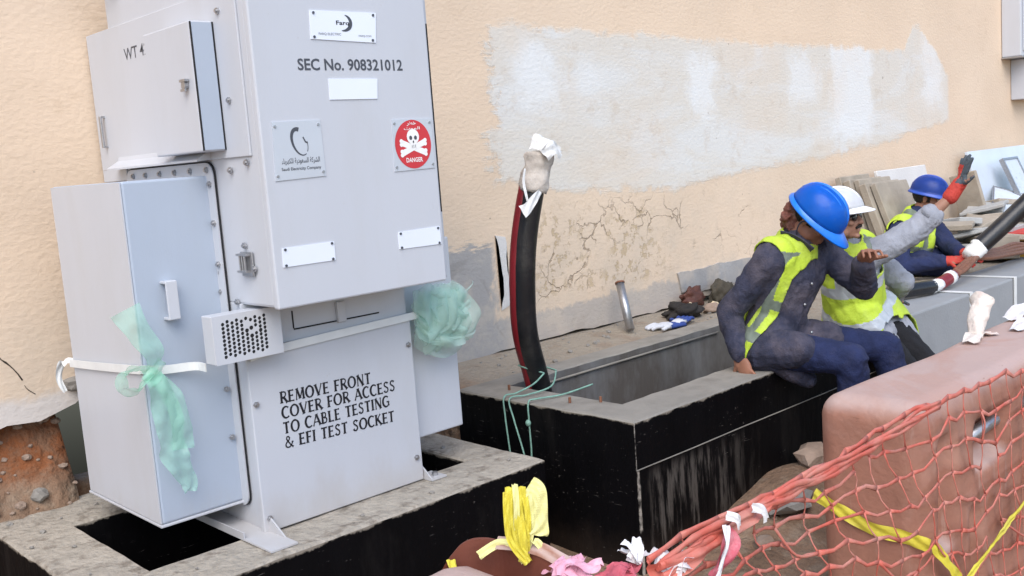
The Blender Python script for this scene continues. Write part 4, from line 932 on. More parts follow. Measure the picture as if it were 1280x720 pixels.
# ================================================================== BARRIERS, NET, TAPES, RAGS
def rounded(X0, X1, Y0, Y1, Z0, Z1, r, nx, ny, nz, fn=None):
    t = bmesh.new(); c = V(((X0 + X1) / 2, (Y0 + Y1) / 2, (Z0 + Z1) / 2)); h = V(((X1 - X0) / 2, (Y1 - Y0) / 2, (Z1 - Z0) / 2))
    vm = {}
    def vert(p):
        k = tuple(round(q, 5) for q in p)
        if k not in vm:
            q = V((p[0] * h.x, p[1] * h.y, p[2] * h.z)); inn = V([max(-h[i] + r, min(h[i] - r, q[i])) for i in range(3)]); d = q - inn
            if d.length > 1e-9: q = inn + d.normalized() * min(r, max(abs(d.x), abs(d.y), abs(d.z)) if 0 else r)
            q = q + c
            if fn: q = fn(q)
            vm[k] = t.verts.new(q)
        return vm[k]
    def lin(n, hh):
        a = [-1 + 2 * i / n for i in range(n + 1)]
        e = min(.9, r / hh); ext = [-1 + e * .15, -1 + e * .35, -1 + e * .6, -1 + e * .85, -1 + e]
        return sorted(set([round(q, 5) for q in a if -1 + e + .004 < q < 1 - e - .004 or abs(q) == 1] + [round(q, 5) for q in ext] + [round(-q, 5) for q in ext]))
    A = [lin(nx, h.x), lin(ny, h.y), lin(nz, h.z)]
    for ax in range(3):
        u, w = [i for i in range(3) if i != ax]
        for s in (-1, 1):
            for i in range(len(A[u]) - 1):
                for j in range(len(A[w]) - 1):
                    q = []
                    for a, bb in ((A[u][i], A[w][j]), (A[u][i + 1], A[w][j]), (A[u][i + 1], A[w][j + 1]), (A[u][i], A[w][j + 1])):
                        p = [0, 0, 0]; p[ax] = s; p[u] = a; p[w] = bb; q.append(vert(p))
                    if len(set(q)) == 4: t.faces.new(q).smooth = True
    return t
def rec(q):
    d = 0
    def pocket(x0, x1, z0, z1, dep):
        return dep * sst(x0, x0 + .05, q.x) * (1 - sst(x1 - .05, x1, q.x)) * sst(z0, z0 + .05, q.z) * (1 - sst(z1 - .05, z1, q.z))
    if q.y < 1.37:
        d = pocket(2.88, 3.02, .40, .80, .045) + pocket(3.14, 3.44, .60, .79, .07) + pocket(3.10, 3.22, .05, .52, .04) + pocket(3.55, 3.69, .1, .80, .045) + pocket(3.8, 4.2, .6, .8, .09) + pocket(4.35, 4.45, .1, .82, .06)
    sag = -.012 * math.exp(-((q.x - 3.6) / .35) ** 2) * sst(.7, .9, q.z)
    return V((q.x, q.y + d + NZ.noise(q * 3) * .006, q.z + sag + NZ.noise(q * 2.2 + V((4, 0, 0))) * .006))
bar = thing('plastic_barrier', (3.75, 1.46, 0), 'large dusty orange plastic road barrier covered by the orange net', 'barrier', 'orange plastic barriers')
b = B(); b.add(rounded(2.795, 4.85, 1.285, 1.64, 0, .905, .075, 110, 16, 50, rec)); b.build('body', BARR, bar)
b = B(); b.tube([(3.1, 1.33, .70), (3.9, 1.33, .74)], .022, 10); b.build('hinge_bar', STEEL, bar)
nb = thing('plastic_barrier', (.7, 1.5, 0), 'second orange plastic barrier at the bottom edge of the view, its top torn open', 'barrier', 'orange plastic barriers')
def rec2(q):
    e = sst(.95, 1.36, q.x)
    return V((q.x, q.y + NZ.noise(q * 3) * .005, q.z - .05 * e * e * sst(.5, .86, q.z) + .015 * sst(1.2, 1.26, q.x) * (1 - sst(1.3, 1.34, q.x)) * sst(.8, .86, q.z)))
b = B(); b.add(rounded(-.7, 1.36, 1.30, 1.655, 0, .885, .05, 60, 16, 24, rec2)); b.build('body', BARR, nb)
# torn upright lip along the rear top edge
lip = [(1.24, 1.665, .80), (1.30, 1.66, .86), (1.345, 1.645, .888), (1.395, 1.605, .884), (1.40, 1.52, .882), (1.405, 1.45, .868), (1.43, 1.36, .84), (1.44, 1.28, .80)]
b = B(); L = catmull(lip, 6); rows = []
for i, p in enumerate(L):
    j = NZ.noise(p * 30) * .004; o_ = V((.008, .006, 0))
    rows.append(b.ring([p + V((0, 0, j)), p + o_ + V((0, 0, j)), p + o_ - V((0, 0, .14)), p - V((0, 0, .14))]))
b.skin(rows, smooth=False); b.build('torn_lip', BARRIN, nb)
b = B(); ribbon(b, [(1.37, 1.58, .893), (1.402, 1.50, .892), (1.412, 1.43, .878), (1.435, 1.37, .85)], .03, (.6, .3, .8), 6, .004); b.build('torn_edge', BARR, nb)
# yellow bunch of tape standing on the lip
b = B(); yx, yy_, yz = 1.392, 1.51, .875
for k in range(8):
    dx = -.036 + .0062 * k; hgt = .128 + .026 * sin(.5 + k * .37) + .004 * (k % 2); wd = .013 + .004 * (k % 3)
    ribbon(b, [(yx + .004 * (k % 3) - .012, yy_ + .003 * k - .012, yz - .014), (yx + dx * .9 - .003, yy_ - .012 + .003 * (k % 4) - dx * .6, yz + hgt * .28), (yx + dx, yy_ - .010 + .004 * (k % 3) - dx * .7, yz + hgt * .65), (yx + dx * .8 + .002, yy_ - .002 * (k % 2) - dx * .6, yz + hgt), (yx + dx * .7 + .008, yy_ + .012 - dx * .5, yz + hgt * .8)],
           wd, (.75, -.65, .05), 9, .004, 30, seed=k * 3, cols=5, mi=k % 4 == 3)
ribbon(b, [(yx + .010, yy_ - .008, yz + .150), (yx + .020, yy_ - .020, yz + .135), (yx + .024, yy_ - .024, yz + .09), (yx + .022, yy_ - .022, yz + .055), (yx + .02, yy_ - .02, yz + .04)], lambda t: .046 + .006 * sin(9 * t) - .012 * t, (.75, -.65, .10), 9, .005, 36, seed=8, mi=1)
ribbon(b, [(yx, yy_, yz + .02), (yx + .012, yy_ - .02, yz + .03), (yx + .03, yy_ - .035, yz - .01), (yx + .032, yy_ - .04, yz - .03)], .016, (.75, -.65, .2), 6, .003, seed=9, mi=1)
ribbon(b, [(yx - .05, yy_ + .10, yz - .01), (yx - .02, yy_ + .06, yz + .018), (yx, yy_, yz + .01)], .02, (.3, .2, 1), 6, .004, 30, seed=4, mi=1)
ribbon(b, [(1.30, 1.655, .86), (1.29, 1.63, .845), (1.30, 1.60, .83)], .02, (1, 0, 0), 5, .004, 30, seed=4)
for f in b.bm.faces: f.smooth = False
tag(b.build('barrier_tape', [YEL, YELP]), 'bunched yellow tape tied upright on the torn end of the near barrier', 'tape', None, 'thing')

# orange net
b = B(); nc, nr = 27, 11; rnd = random.Random(5)
def netp(i, j):
    x = 1.52 + (4.6 - 1.52) * i / nc
    s = .22 + .78 * sst(1.5, 2.95, x)
    top = .905 - .0 * x + .012 * sin(x * 5) - .03 * sst(1.7, 1.45, x)
    jj = j + .25 * sin(i * 1.3 + j * .7) * min(1, j)
    z = top - .086 * jj * s - (.02 * (1 - s) * j)
    y = 1.262 + NZ.noise(V((x * 3, j * .5, 0))) * .012
    if x < 2.72: y = 1.27 + .05 * NZ.noise(V((x * 2.2, j * .33, 2)))
    sh = .035 * j * (0.6 + .6 * NZ.noise(V((x * 1.4, 4, 0))))
    q = NZ.noise_vector(V((i * .9, j * .9, 1.5)))
    xx = x + sh + q.x * .030
    zz = z + q.z * .026 * s - .022 * sst(2.2, 1.7, x)
    if j == 0 and x > 2.85: zz += .008 * sin(i * 2.1); y -= .002
    return V((xx, min(y, 1.268) if xx > 2.72 else y, max(zz, .015)))
NP = [[netp(i, j) for j in range(nr)] for i in range(nc + 1)]
UPN = V((0, -1, 0))
for j in range(nr):
    for i in range(nc):
        a, c = NP[i][j], NP[i + 1][j]
        if j > 0 and rnd.random() < .04: continue
        m = (a + c) / 2 + V((0, 0, rnd.uniform(-.018, .010))); thk = rnd.uniform(.0024, .0038) if j else .0042
        b.tube([a, a.lerp(m, .5), m, m.lerp(c, .5), c], lambda t: thk * (.72 + .36 * (2 * t - 1) ** 2), 6, flat=2.3, up=UPN)
for i in range(nc + 1):
    for j in range(nr - 1):
        a, c = NP[i][j], NP[min(nc, i + (1 if (j % 3 == 2 and 0) else 0))][j + 1]
        if rnd.random() < .05: continue
        m = (a + c) / 2 + V((rnd.uniform(-.012, .012), 0, 0))
        b.tube([a, a.lerp(m, .5), m, m.lerp(c, .5), c], lambda t: .0020 * (.6 + .9 * (2 * t - 1) ** 2), 6, flat=1.7, up=UPN)
for k in range(12):                                   # loose, torn strands
    i = rnd.randrange(1, nc - 2); j = rnd.randrange(0, nr - 3); a = NP[i][j]; c = NP[i + rnd.choice((0, 1, 2))][j + rnd.choice((1, 2))]
    m = (a + c) / 2 + V((rnd.uniform(-.03, .03), -.012, rnd.uniform(-.05, .02)))
    b.tube(catmull([a, m, c], 5), lambda t: .0022 + .001 * abs(2 * t - 1), 6, flat=1.6, up=UPN)
# gathered, twisted top edge on the free-hanging run
for k in range(4):
    P = []
    for i in range(46):
        x = 1.53 + (2.85 - 1.53) * i / 45; a = i * (.33 + .05 * k) + k * 1.7; sp_ = .011 * (1 - .6 * i / 45)
        P.append((x, 1.262 + sp_ * .6 * cos(a), .90 - .03 * sst(1.75, 1.53, x) - .022 * sst(2.2, 1.7, x) - .006 * k + sp_ * sin(a) + .012 * sin(x * 5) + NZ.noise(V((x * 9, k, 0))) * .008))
    b.tube(P, lambda t: .0052 - .002 * t + .003 * NZ.noise(V((t * 23, k * 3, 0))), 7, flat=1.8, up=UPN)
ribbon(b, [(1.51, 1.27, .845), (1.58, 1.25, .852), (1.72, 1.25, .866), (1.95, 1.255, .888)], lambda t: .055 - .03 * t, (0, .2, 1), 8, .016, 22, seed=2)
net = b.build('safety_net', NET); tag(net, 'torn orange plastic safety net hung along the barriers', 'safety net', None, 'thing')

b = B(); tw = .042
ribbon(b, [(2.785, 1.645, .575), (2.783, 1.55, .54), (2.782, 1.45, .505), (2.784, 1.35, .50), (2.785, 1.27, .49)], tw, (0, 0, 1), 10, .006, 34)
ribbon(b, [(2.785, 1.262, .497), (2.86, 1.245, .41), (2.93, 1.243, .34), (3.0, 1.243, .27), (3.1, 1.243, .2)], tw * .8, (.6, 0, .8), 10, .006, 34, seed=1)
ribbon(b, [(2.86, 1.24, .31), (3.05, 1.238, .35), (3.25, 1.238, .40), (3.5, 1.238, .455), (3.9, 1.238, .57), (4.2, 1.238, .66)], tw * .5, (-.3, 0, 1), 10, .005, 30, seed=2)
b.build('x', YEL)
o = bpy.data.objects['x']; o.name = 'caution_tape'; o.data.name = 'caution_tape'; tag(o, 'yellow caution tape wrapped round the large barrier over the net', 'tape', None, 'thing')

def rag(c, size, m, name, label, seed, n=4, cat='rag', up=.5, group=None):
    b = B(); rnd = random.Random(seed); c = V(c)
    for k in range(n):
        a = rnd.uniform(0, 6.28); d = V((cos(a), sin(a), rnd.uniform(-.2, up))).normalized() * size
        s = V((-sin(a), cos(a), rnd.uniform(-.3, .3)))
        ribbon(b, [c - d * .25 + s * size * .2, c + d * .1 + V((0, 0, size * .25)), c + d * .55 + V((0, 0, size * .1 * rnd.uniform(-1, 1.5))), c + d], lambda t: size * (.75 - .35 * t), s, 6, size * .16, 26 / (size / .06), cols=7, seed=seed + k)
    o = b.build(name, m); return tag(o, label, cat, group, 'thing')
rag((1.405, 1.40, .860), .075, PINK, 'rag', 'torn pink and white rag tied on the near barrier beside the yellow tape', 4, 5)
rag((1.478, 1.32, .853), .06, REDRAG, 'rag', 'red rag knotted on the net edge between the pink and the white rags', 9, 4)
rag((1.53, 1.32, .868), .045, WRAG, 'rag', 'small frayed white rag standing up behind the red rag', 14, 4, up=1.5)
rag((1.59, 1.275, .84), .085, WRAG, 'rag', 'large white cloth draped over the torn start of the net', 21, 4, up=.1)
b = B(); ribbon(b, [(1.735, 1.235, .893), (1.73, 1.225, .86), (1.69, 1.222, .83), (1.655, 1.225, .80)], lambda t: .025 + .03 * t, (1, 0, .5), 7, .010, 22, seed=6)
ribbon(b, [(1.72, 1.23, .90), (1.70, 1.215, .86), (1.665, 1.218, .80)], .018, (1, 0, .4), 7, .008, 22, seed=9, mi=1)
tag(b.build('rag', [REDRAG, WRAG]), 'red strip of cloth hanging down from the gathered net edge', 'rag', None, 'thing')
b = B(); ribbon(b, [(1.83, 1.235, .905), (1.855, 1.225, .895), (1.87, 1.225, .865)], .022, (.3, 0, 1), 6, .006, 30, seed=3)
tag(b.build('rag', WRAG), 'small white knot of cloth on the net edge, above the trench stone', 'rag', None, 'thing')
b = B(); ribbon(b, [(1.73, 1.235, .918), (1.75, 1.22, .908), (1.76, 1.225, .885)], .02, (.4, 0, 1), 6, .006, 30, seed=5)
tag(b.build('rag', WRAG), 'small white knot of cloth on the net edge, over the red strip', 'rag', None, 'thing')
b = B(); P0 = V((3.84, 1.56, .905))
b.tube(catmull([P0, P0 + V((.05, .01, .05)), P0 + V((.11, .02, .10)), P0 + V((.14, .025, .125))], 5), lambda t: .028 + .016 * t, 12); b.sub(1); b.jitter(.012, 30)
ribbon(b, [P0 + V((-.11, -.03, .004)), P0 + V((-.04, -.01, .015)), P0 + V((.03, 0, .012)), P0 + V((.09, -.04, .004))], .06, (0, 1, .1), 6, .008, 26)
tag(b.build('paper_twist', PAPER, smooth=True), 'crumpled twist of pale paper standing on top of the large barrier', 'paper', None, 'thing')
b = B(); ribbon(b, [(4.0, 1.47, .912), (4.15, 1.49, .918), (4.35, 1.47, .92), (4.55, 1.46, .915)], .05, (0, 1, .1), 6, .006, 20); ribbon(b, [(4.2, 1.56, .915), (4.35, 1.58, .935), (4.5, 1.56, .93), (4.6, 1.58, .92)], .07, (0, 1, .15), 6, .010, 20, seed=4)
tag(b.build('rag', WRAG), 'flat pinkish white strip of cloth lying on the large barrier', 'rag', None, 'thing')

# stones in the trench
for i, (x, y, r, f, m, lab) in enumerate([(3.72, 2.33, .13, .35, STONEG, 'flat grey stone half buried in the trench before the pit'), (4.12, 2.42, .10, .7, STONE, 'brown lump of earth against the black pit wall'), (3.45, 2.28, .05, .6, STONE, 'small brown stone near the pit corner in the trench'),
        (3.2, 1.95, .07, .5, STONE, 'brown stone in the trench under the net'), (2.5, 1.7, .06, .5, STONEG, 'grey stone on the ground behind the hanging net'), (2.75, 1.95, .05, .6, STONE, 'small stone between net and pit')]):
    rock((x, y, gh(x, y) + r * f * .4), r, m, 'stone', lab, None, 40 + i, f)
rnd = random.Random(8)
for i in range(26):
    x = rnd.uniform(2.2, 3.9); y = rnd.uniform(1.75, 2.4); r = rnd.uniform(.012, .03)
    rock((x, y, gh(x, y) + r * .3), r, STONE, 'stone', 'pebble on the bare trench floor between the net and the pit', 'pebbles on the trench floor', 60 + i)

# ================================================================== PEOPLE
def caps(b, a, c, ra, rb, n=14, sq=1.0, flat_axis=None):
    """closed tapered capsule"""
    a = V(a); c = V(c); d = (c - a); L = d.length; d.normalize()
    s = d.cross(V((.31, .17, .93))); s.normalize(); u = s.cross(d); rings = []
    for k in range(1, 5): t = -pi / 2 + pi / 2 * k / 4.5; rings.append((a + d * ra * sin(t), ra * cos(t)))
    for k in range(5): t = k / 4; rings.append((a.lerp(c, t), ra + (rb - ra) * t))
    for k in range(1, 5): t = pi / 2 * k / 4.5; rings.append((c + d * rb * sin(t), rb * cos(t)))
    b.skin([b.ring([p + (s * cos(2 * pi * q / n) + u * sin(2 * pi * q / n)) * r for q in range(n)]) for p, r in rings])
def remesh(b, vox, smooth=6, fac=.5):
    bmesh.ops.recalc_face_normals(b.bm, faces=b.bm.faces[:])
    me = bpy.data.meshes.new('tmp'); b.bm.to_mesh(me); b.bm.free()
    o = bpy.data.objects.new('tmp', me); COL.objects.link(o)
    m = o.modifiers.new('r', 'REMESH'); m.mode = 'VOXEL'; m.voxel_size = vox; m.adaptivity = 0
    if smooth: s = o.modifiers.new('s', 'SMOOTH'); s.factor = fac; s.iterations = smooth
    dg = bpy.context.evaluated_depsgraph_get(); dg.update()
    r = bpy.data.meshes.new_from_object(o.evaluated_get(dg)); bpy.data.objects.remove(o); bpy.data.meshes.remove(me)
    return r
def folds(me, amp, freq=9, stretch=(1, 1, 1), seed=0, fine=.3):
    ns = [v.normal.copy() for v in me.vertices]
    for v, n in zip(me.vertices, ns):
        p = V((v.co.x * stretch[0], v.co.y * stretch[1], v.co.z * stretch[2])) * freq + V((seed, seed * 2, 0))
        w = p + NZ.noise_vector(p * .6) * 1.2
        k = (.55 - abs(NZ.noise(w)) * 2.2) * .8 + fine * (.5 - abs(NZ.noise(w * 2.3 + V((3, 1, 0)))) * 2)
        v.co = v.co + n * amp * k
def cut(me, keep, th=.004, mfn=None):
    """keep the faces whose centre passes; give the cloth a thickness"""
    bm = bmesh.new(); bm.from_mesh(me)
    bmesh.ops.delete(bm, geom=[f for f in bm.faces if not keep(f.calc_center_median())], context='FACES')
    bmesh.ops.delete(bm, geom=[v for v in bm.verts if not v.link_faces], context='VERTS')
    for _ in range(3):
        ed = [v for v in bm.verts if v.is_boundary]; new = {}
        for v in ed:
            nb_ = [e.other_vert(v) for e in v.link_edges if e.is_boundary]
            if len(nb_) == 2: new[v] = v.co * .5 + (nb_[0].co + nb_[1].co) * .25
        for v, q in new.items(): v.co = q
    bm.normal_update()
    bmesh.ops.solidify(bm, geom=bm.faces[:], thickness=th)
    if mfn:
        for f in bm.faces: f.material_index = mfn(f.calc_center_median())
    bm.to_mesh(me); bm.free(); return me
def frameof(F, Up):
    F = V(F).normalized(); Lf = V(Up).cross(F).normalized(); U = F.cross(Lf).normalized(); return F, Lf, U
def segd(p, a, c):
    d = c - a; t = max(0, min(1, (p - a).dot(d) / d.length_squared)); return (p - (a + d * t)).length, t

def head_shapes(b, c, F, L, U, s=1.0):
    def E(f, l, u, rf, rl, ru): b.sphere(ellm(c + F * f * s + L * l * s + U * u * s, (F, L, U), (rf * s, rl * s, ru * s)), 18, 12)
    E(-.008, 0, .03, .098, .077, .092)                 # cranium
    E(.035, 0, -.035, .062, .060, .075)                # face
    E(.045, 0, -.082, .040, .040, .030)                # jaw / chin
    E(.020, .045, -.07, .04, .018, .03); E(.020, -.045, -.07, .04, .018, .03)
    E(.088, 0, .018, .016, .048, .012)                 # brow
    for sgn in (-1, 1): E(.074, sgn * .042, -.028, .018, .02, .018)   # cheeks
    caps(b, c + (F * .096 + U * .004) * s, c + (F * .113 - U * .034) * s, .008 * s, .0135 * s, 8)   # nose
    for sgn in (-1, 1): E(.102, sgn * .011, -.036, .01, .008, .007)
    E(.092, 0, -.064, .011, .025, .0065); E(.09, 0, -.076, .011, .021, .007)   # lips
    E(.078, 0, -.10, .018, .02, .014)                  # chin point
    for sgn in (-1, 1):
        E(-.005, sgn * .079, -.012, .017, .008, .031); E(-.006, sgn * .083, -.002, .014, .006, .018)
def hand_shapes(b, wrist, D, N, size=1.0, curl=.5, spread=.25, side=1, fr=.0085):
    """D towards the fingers, N out of the back of the hand; side=+1: thumb on N x D side"""
    D = V(D).normalized(); N = (V(N) - D * V(N).dot(D)).normalized(); S = N.cross(D) * side; w = V(wrist); k = size
    b.sphere(ellm(w + D * .05 * k, (D, S, N), (.055 * k, .042 * k, .017 * k)), 14, 10)
    b.sphere(ellm(w + D * .025 * k + S * .02 * k, (D, S, N), (.035 * k, .022 * k, .018 * k)), 12, 8)
    for i, (o, ln) in enumerate(((.031, .072), (.011, .082), (-.010, .076), (-.030, .058))):
        p = w + (D * .088 + S * o) * k; d = (D + S * (1.5 - i) * spread * .33).normalized(); r = fr * k
        cu_ = curl * (1 + .12 * i)
        for q in range(3):
            l = ln * k * (.46, .31, .23)[q]
            d2 = (d * cos(cu_ * .8) - N * sin(cu_ * .8)).normalized() if q else (d * cos(cu_ * .5) - N * sin(cu_ * .5)).normalized()
            e = p + d2 * l; caps(b, p, e, r, r * .92, 10); p = e; d = d2; r *= .92
    p = w + (D * .028 + S * .034) * k; d = (D * .55 + S * .83 - N * .15).normalized()
    caps(b, p - d * .02 * k, p + d * .035 * k, .014 * k, .0105 * k, 10); p = p + d * .035 * k
    d = (D * .8 + S * .55 - N * .3).normalized(); caps(b, p, p + d * .032 * k, .0105 * k, .009 * k, 10)
def hard_hat(person, c, F, L, U, m, s=1.0, peak=.06, tilt=0):
    """dome with ridge, rim and peak; children brim and ridge"""
    if tilt: F, U = (F * cos(tilt) - U * sin(tilt)), (U * cos(tilt) + F * sin(tilt))
    b = B(); rings = []; n = 40
    for k in range(11):
        t = k / 11 * pi / 2; rr_ = cos(t) ** .82; h = sin(t) ** .95 * .125 * s
        rings.append(b.ring([c + (F * cos(2 * pi * q / n) * .136 + L * sin(2 * pi * q / n) * .113) * s * rr_ + U * h for q in range(n)]))
    b.skin(rings, caps=False); top = b.bm.verts.new(c + U * .1255 * s)
    for q in range(n): b.bm.faces.new((rings[-1][q], rings[-1][(q + 1) % n], top)).smooth = True
    bmesh.ops.solidify(b.bm, geom=b.bm.faces[:], thickness=.003)
    hat = b.build('hard_hat', m, person)
    b = B(); r0, r1, r2, r3 = [], [], [], []
    for q in range(n):
        a = 2 * pi * q / n; pk = peak * max(0, cos(a)) ** 1.6 + .010
        i = c + (F * cos(a) * .134 + L * sin(a) * .111) * s; o_ = c + (F * cos(a) * (.137 + pk) + L * sin(a) * (.115 + min(pk, .012))) * s - U * (.012 + pk * .2) * s
        r0.append(i + U * .006); r1.append(o_ + U * .004); r2.append(o_ - U * .003); r3.append(i - U * .004)
    b.skin([b.ring(r) for r in (r0, r1, r2, r3, r0)], caps=False); b.build('brim', m, hat)
    b = B()
    for off, wd in ((0, .014), (.036, .007), (-.036, .007)):
        P = []
        for k in range(15):
            t = (-.95 + 1.9 * k / 14); hh = math.sqrt(max(0, 1 - (abs(t)) ** 2.25 - (off / .113) ** 2)) if 1 - abs(t) ** 2.25 - (off / .113) ** 2 > 0 else 0
            P.append(c + F * t * .132 * s + L * off * s + U * (hh * .124 + .0005) * s)
        b.tube(P, wd * .6 * s, 8, up=U)
    b.build('ridge', m, hat)
    return hat
def eyes(person, c, F, L, U, s=1.0):
    for sg in (-1, 1):
        b = B(); e = c + (F * .083 + L * sg * .031 - U * .003) * s
        b.sphere(ellm(e, (F, L, U), (.011 * s, .014 * s, .009 * s)), 12, 8); b.sphere(ellm(e + F * .0075 * s, (F, L, U), (.0045 * s, .006 * s, .006 * s)), 10, 6, 1)
        b.build('eye', [EYEW, LENS], person)
        b = B(); b.tube([c + (F * .098 + L * sg * .014 + U * .017) * s, c + (F * .099 + L * sg * .032 + U * .022) * s, c + (F * .088 + L * sg * .05 + U * .016) * s], .0042 * s, 6); b.build('eyebrow', HAIR, person)
def hair_cap(person, c, F, L, U, m, s=1.0, back=-.02):
    b = B(); b.sphere(ellm(c + F * -.012 * s + U * .03 * s, (F, L, U), (.102 * s, .082 * s, .096 * s)), 28, 20)
    me = remesh(b, .007, 3); folds(me, .003, 60)
    def keep(p):
        q = p - c; f, u, l = q.dot(F), q.dot(U), abs(q.dot(L))
        return u > .055 or (f < .03 and u > -.03 - .0 * l and f < back + .05) or (f < -.03 and u > -.06)
    cut(me, keep, -.004); return finish('hair', me, m, person, True)

def sit_person(base, label, J, F, Lh, skin_m, top_m, leg_m, head_s=1.0, voxb=.0055, hands=(), boot=True, sleeves=(1, 1), bare=None, torso_w=1.0):
    """J: joints in world space. One skinned body, then trousers, jacket, boots as clothing children."""
    per = thing('person', base, label, 'person')
    hf, hl, hu = frameof(J['look'], J['up']); c = V(J['head'])
    b = B()
    head_shapes(b, c, hf, hl, hu, head_s)
    caps(b, c - hu * .06 * head_s - hf * .02, V(J['neck']), .052, .060)
    tw_ = torso_w
    def torso(b, g_):
        caps(b, J['shR'], J['shL'], .068 + g_, .068 + g_); caps(b, J['neck'], J['chest'], .085 + g_, .13 + g_)
        for sg, sh in ((1, 'shR'), (-1, 'shL')):
            caps(b, V(J[sh]).lerp(V(J['neck']), .25), V(J['chest']).lerp(V(J[sh]), .35), .085 + g_, .115 + g_)
            caps(b, V(J['chest']).lerp(V(J[sh]), .35), V(J['belly']).lerp(V(J[sh]), .12), .115 + g_, .108 + g_)
            h = V(J['hipR' if sg == 1 else 'hipL']); caps(b, V(J['belly']).lerp(V(J[sh]), .12), h.lerp(V(J['pelvis']), .3), .108 + g_, .12 + g_)
        caps(b, J['chest'], J['belly'], .13 * tw_ + g_, .125 * tw_ + g_); caps(b, J['belly'], J['pelvis'], .125 * tw_ + g_, .125 + g_)
    def arm(b, sd, g_, to=1.0, el=1.0):
        s_, e_, w_ = V(J['sh' + sd]), V(J['el' + sd]), V(J['wr' + sd])
        caps(b, s_, e_, .058 + g_, .046 + g_)
        if to > 0: caps(b, e_, e_.lerp(w_, to), .046 + g_, (.046 + (.030 - .046) * to) + g_)
    def leg(b, sd, g_, foot=True):
        h, k, a = V(J['hip' + sd]), V(J['kn' + sd]), V(J['an' + sd])
        caps(b, h, k, .088 + g_, .062 + g_); caps(b, k, k.lerp(a, .35), .062 + g_, .060 + g_); caps(b, k.lerp(a, .35), a, .060 + g_, .042 + g_)
        if foot:
            f = V(J['toe' + sd]); caps(b, a - V((0, 0, .03)), f, .042 + g_, .032 + g_)
    torso(b, -.012)
    for sd in 'RL':
        arm(b, sd, -.008); leg(b, sd, -.008)
    for h in hands: hand_shapes(b, **h)
    me = remesh(b, voxb, 3); per_body = finish('body', me, skin_m, per, True)
    hair_cap(per, c, hf, hl, hu, HAIR, head_s); eyes(per, c, hf, hl, hu, head_s)
    # trousers
    b = B()
    for sd in 'RL': leg(b, sd, .012, False)
    caps(b, J['hipR'], J['hipL'], .115, .115); caps(b, J['pelvis'], V(J['pelvis']).lerp(V(J['belly']), .4), .125, .12)
    me = remesh(b, .009, 5); folds(me, .007, 11, seed=2); finish('trousers', me, leg_m, per, True)
    for sd in 'RL':
        b = B(); a, f = V(J['an' + sd]), V(J['toe' + sd])
        caps(b, a + V((0, 0, .05)), a - V((0, 0, .035)), .056, .056); caps(b, a - V((0, 0, .04)), f, .052, .046)
        me = remesh(b, .009, 4)
        finish('boot', me, BOOT, per, True)
    return per, torso, arm, leg, (hf, hl, hu, c)

# ---- worker 1: blue hat, navy jacket, open vest, seated on the front wall of the pit
J = dict(head=(4.20, 2.425, 1.335), look=(.12, -.74, -.68), up=(.02, -.3, 1), neck=(4.19, 2.52, 1.205), chest=(4.185, 2.575, 1.03), belly=(4.165, 2.63, .85), pelvis=(4.15, 2.67, .735),
         shR=(4.025, 2.57, 1.145), shL=(4.375, 2.50, 1.165), elR=(3.965, 2.755, .905), wrR=(3.935, 2.69, .705), elL=(4.385, 2.29, .99), wrL=(4.21, 2.20, 1.13),
         hipR=(4.06, 2.62, .725), hipL=(4.25, 2.62, .725), knR=(4.16, 2.24, .69), knL=(4.48, 2.24, .69), anR=(4.24, 2.27, .26), anL=(4.54, 2.15, .27), toeR=(4.26, 2.12, .2), toeL=(4.52, 2.0, .2))
hnd = [dict(wrist=(3.935, 2.69, .70), D=(-.1, -.45, -.7), N=(-.9, .3, .5), curl=.45, side=-1), dict(wrist=(4.205, 2.195, 1.135), D=(-.45, -.5, .5), N=(.3, .2, .8), curl=1.0, side=1, spread=.45)]
W1, torso, arm, leg, (hf, hl, hu, hc) = sit_person((4.15, 2.67, .63), 'seated worker in bright blue hard hat and navy jacket on the pit wall', J, None, None, SKIN, NAVY, NAVYB, hands=hnd)
b = B(); torso(b, .012)
for sd in 'RL': arm(b, sd, .016, .92)
caps(b, J['hipR'], (4.06, 2.45, .735), .125, .085); caps(b, J['hipL'], (4.32, 2.45, .74), .125, .085)        # skirt of the jacket over the thighs
caps(b, (4.06, 2.57, .69), (4.15, 2.46, .57), .085, .042)
nk = V(J['neck']); caps(b, nk + V((-.07, .02, .0)), nk + V((.07, .0, .01)), .055, .055)
me = remesh(b, .0065, 4); folds(me, .008, 10, (1, 1, .7), seed=4, fine=.5); jk = finish('jacket', me, NAVY, W1, True)
for sg in (-1, 1):
    b = B(); ribbon(b, [nk + V((sg * .07, .03, .055)), nk + V((sg * .075, -.05, .035)), nk + V((sg * .045, -.105, -.02))], .055, V((sg * .5, -.4, .6)), 6, .004, th=.003); b.build('collar', NAVY, jk)
for z, y in ((1.03, 2.43), (.93, 2.47), (.80, 2.44)):
    b = B(); b.sphere(ellm((4.155, y - .005, z), (V((1, 0, 0)), V((0, 1, 0)), V((0, 0, 1))), (.008, .006, .008)), 8, 6); b.build('button', STEEL, jk)
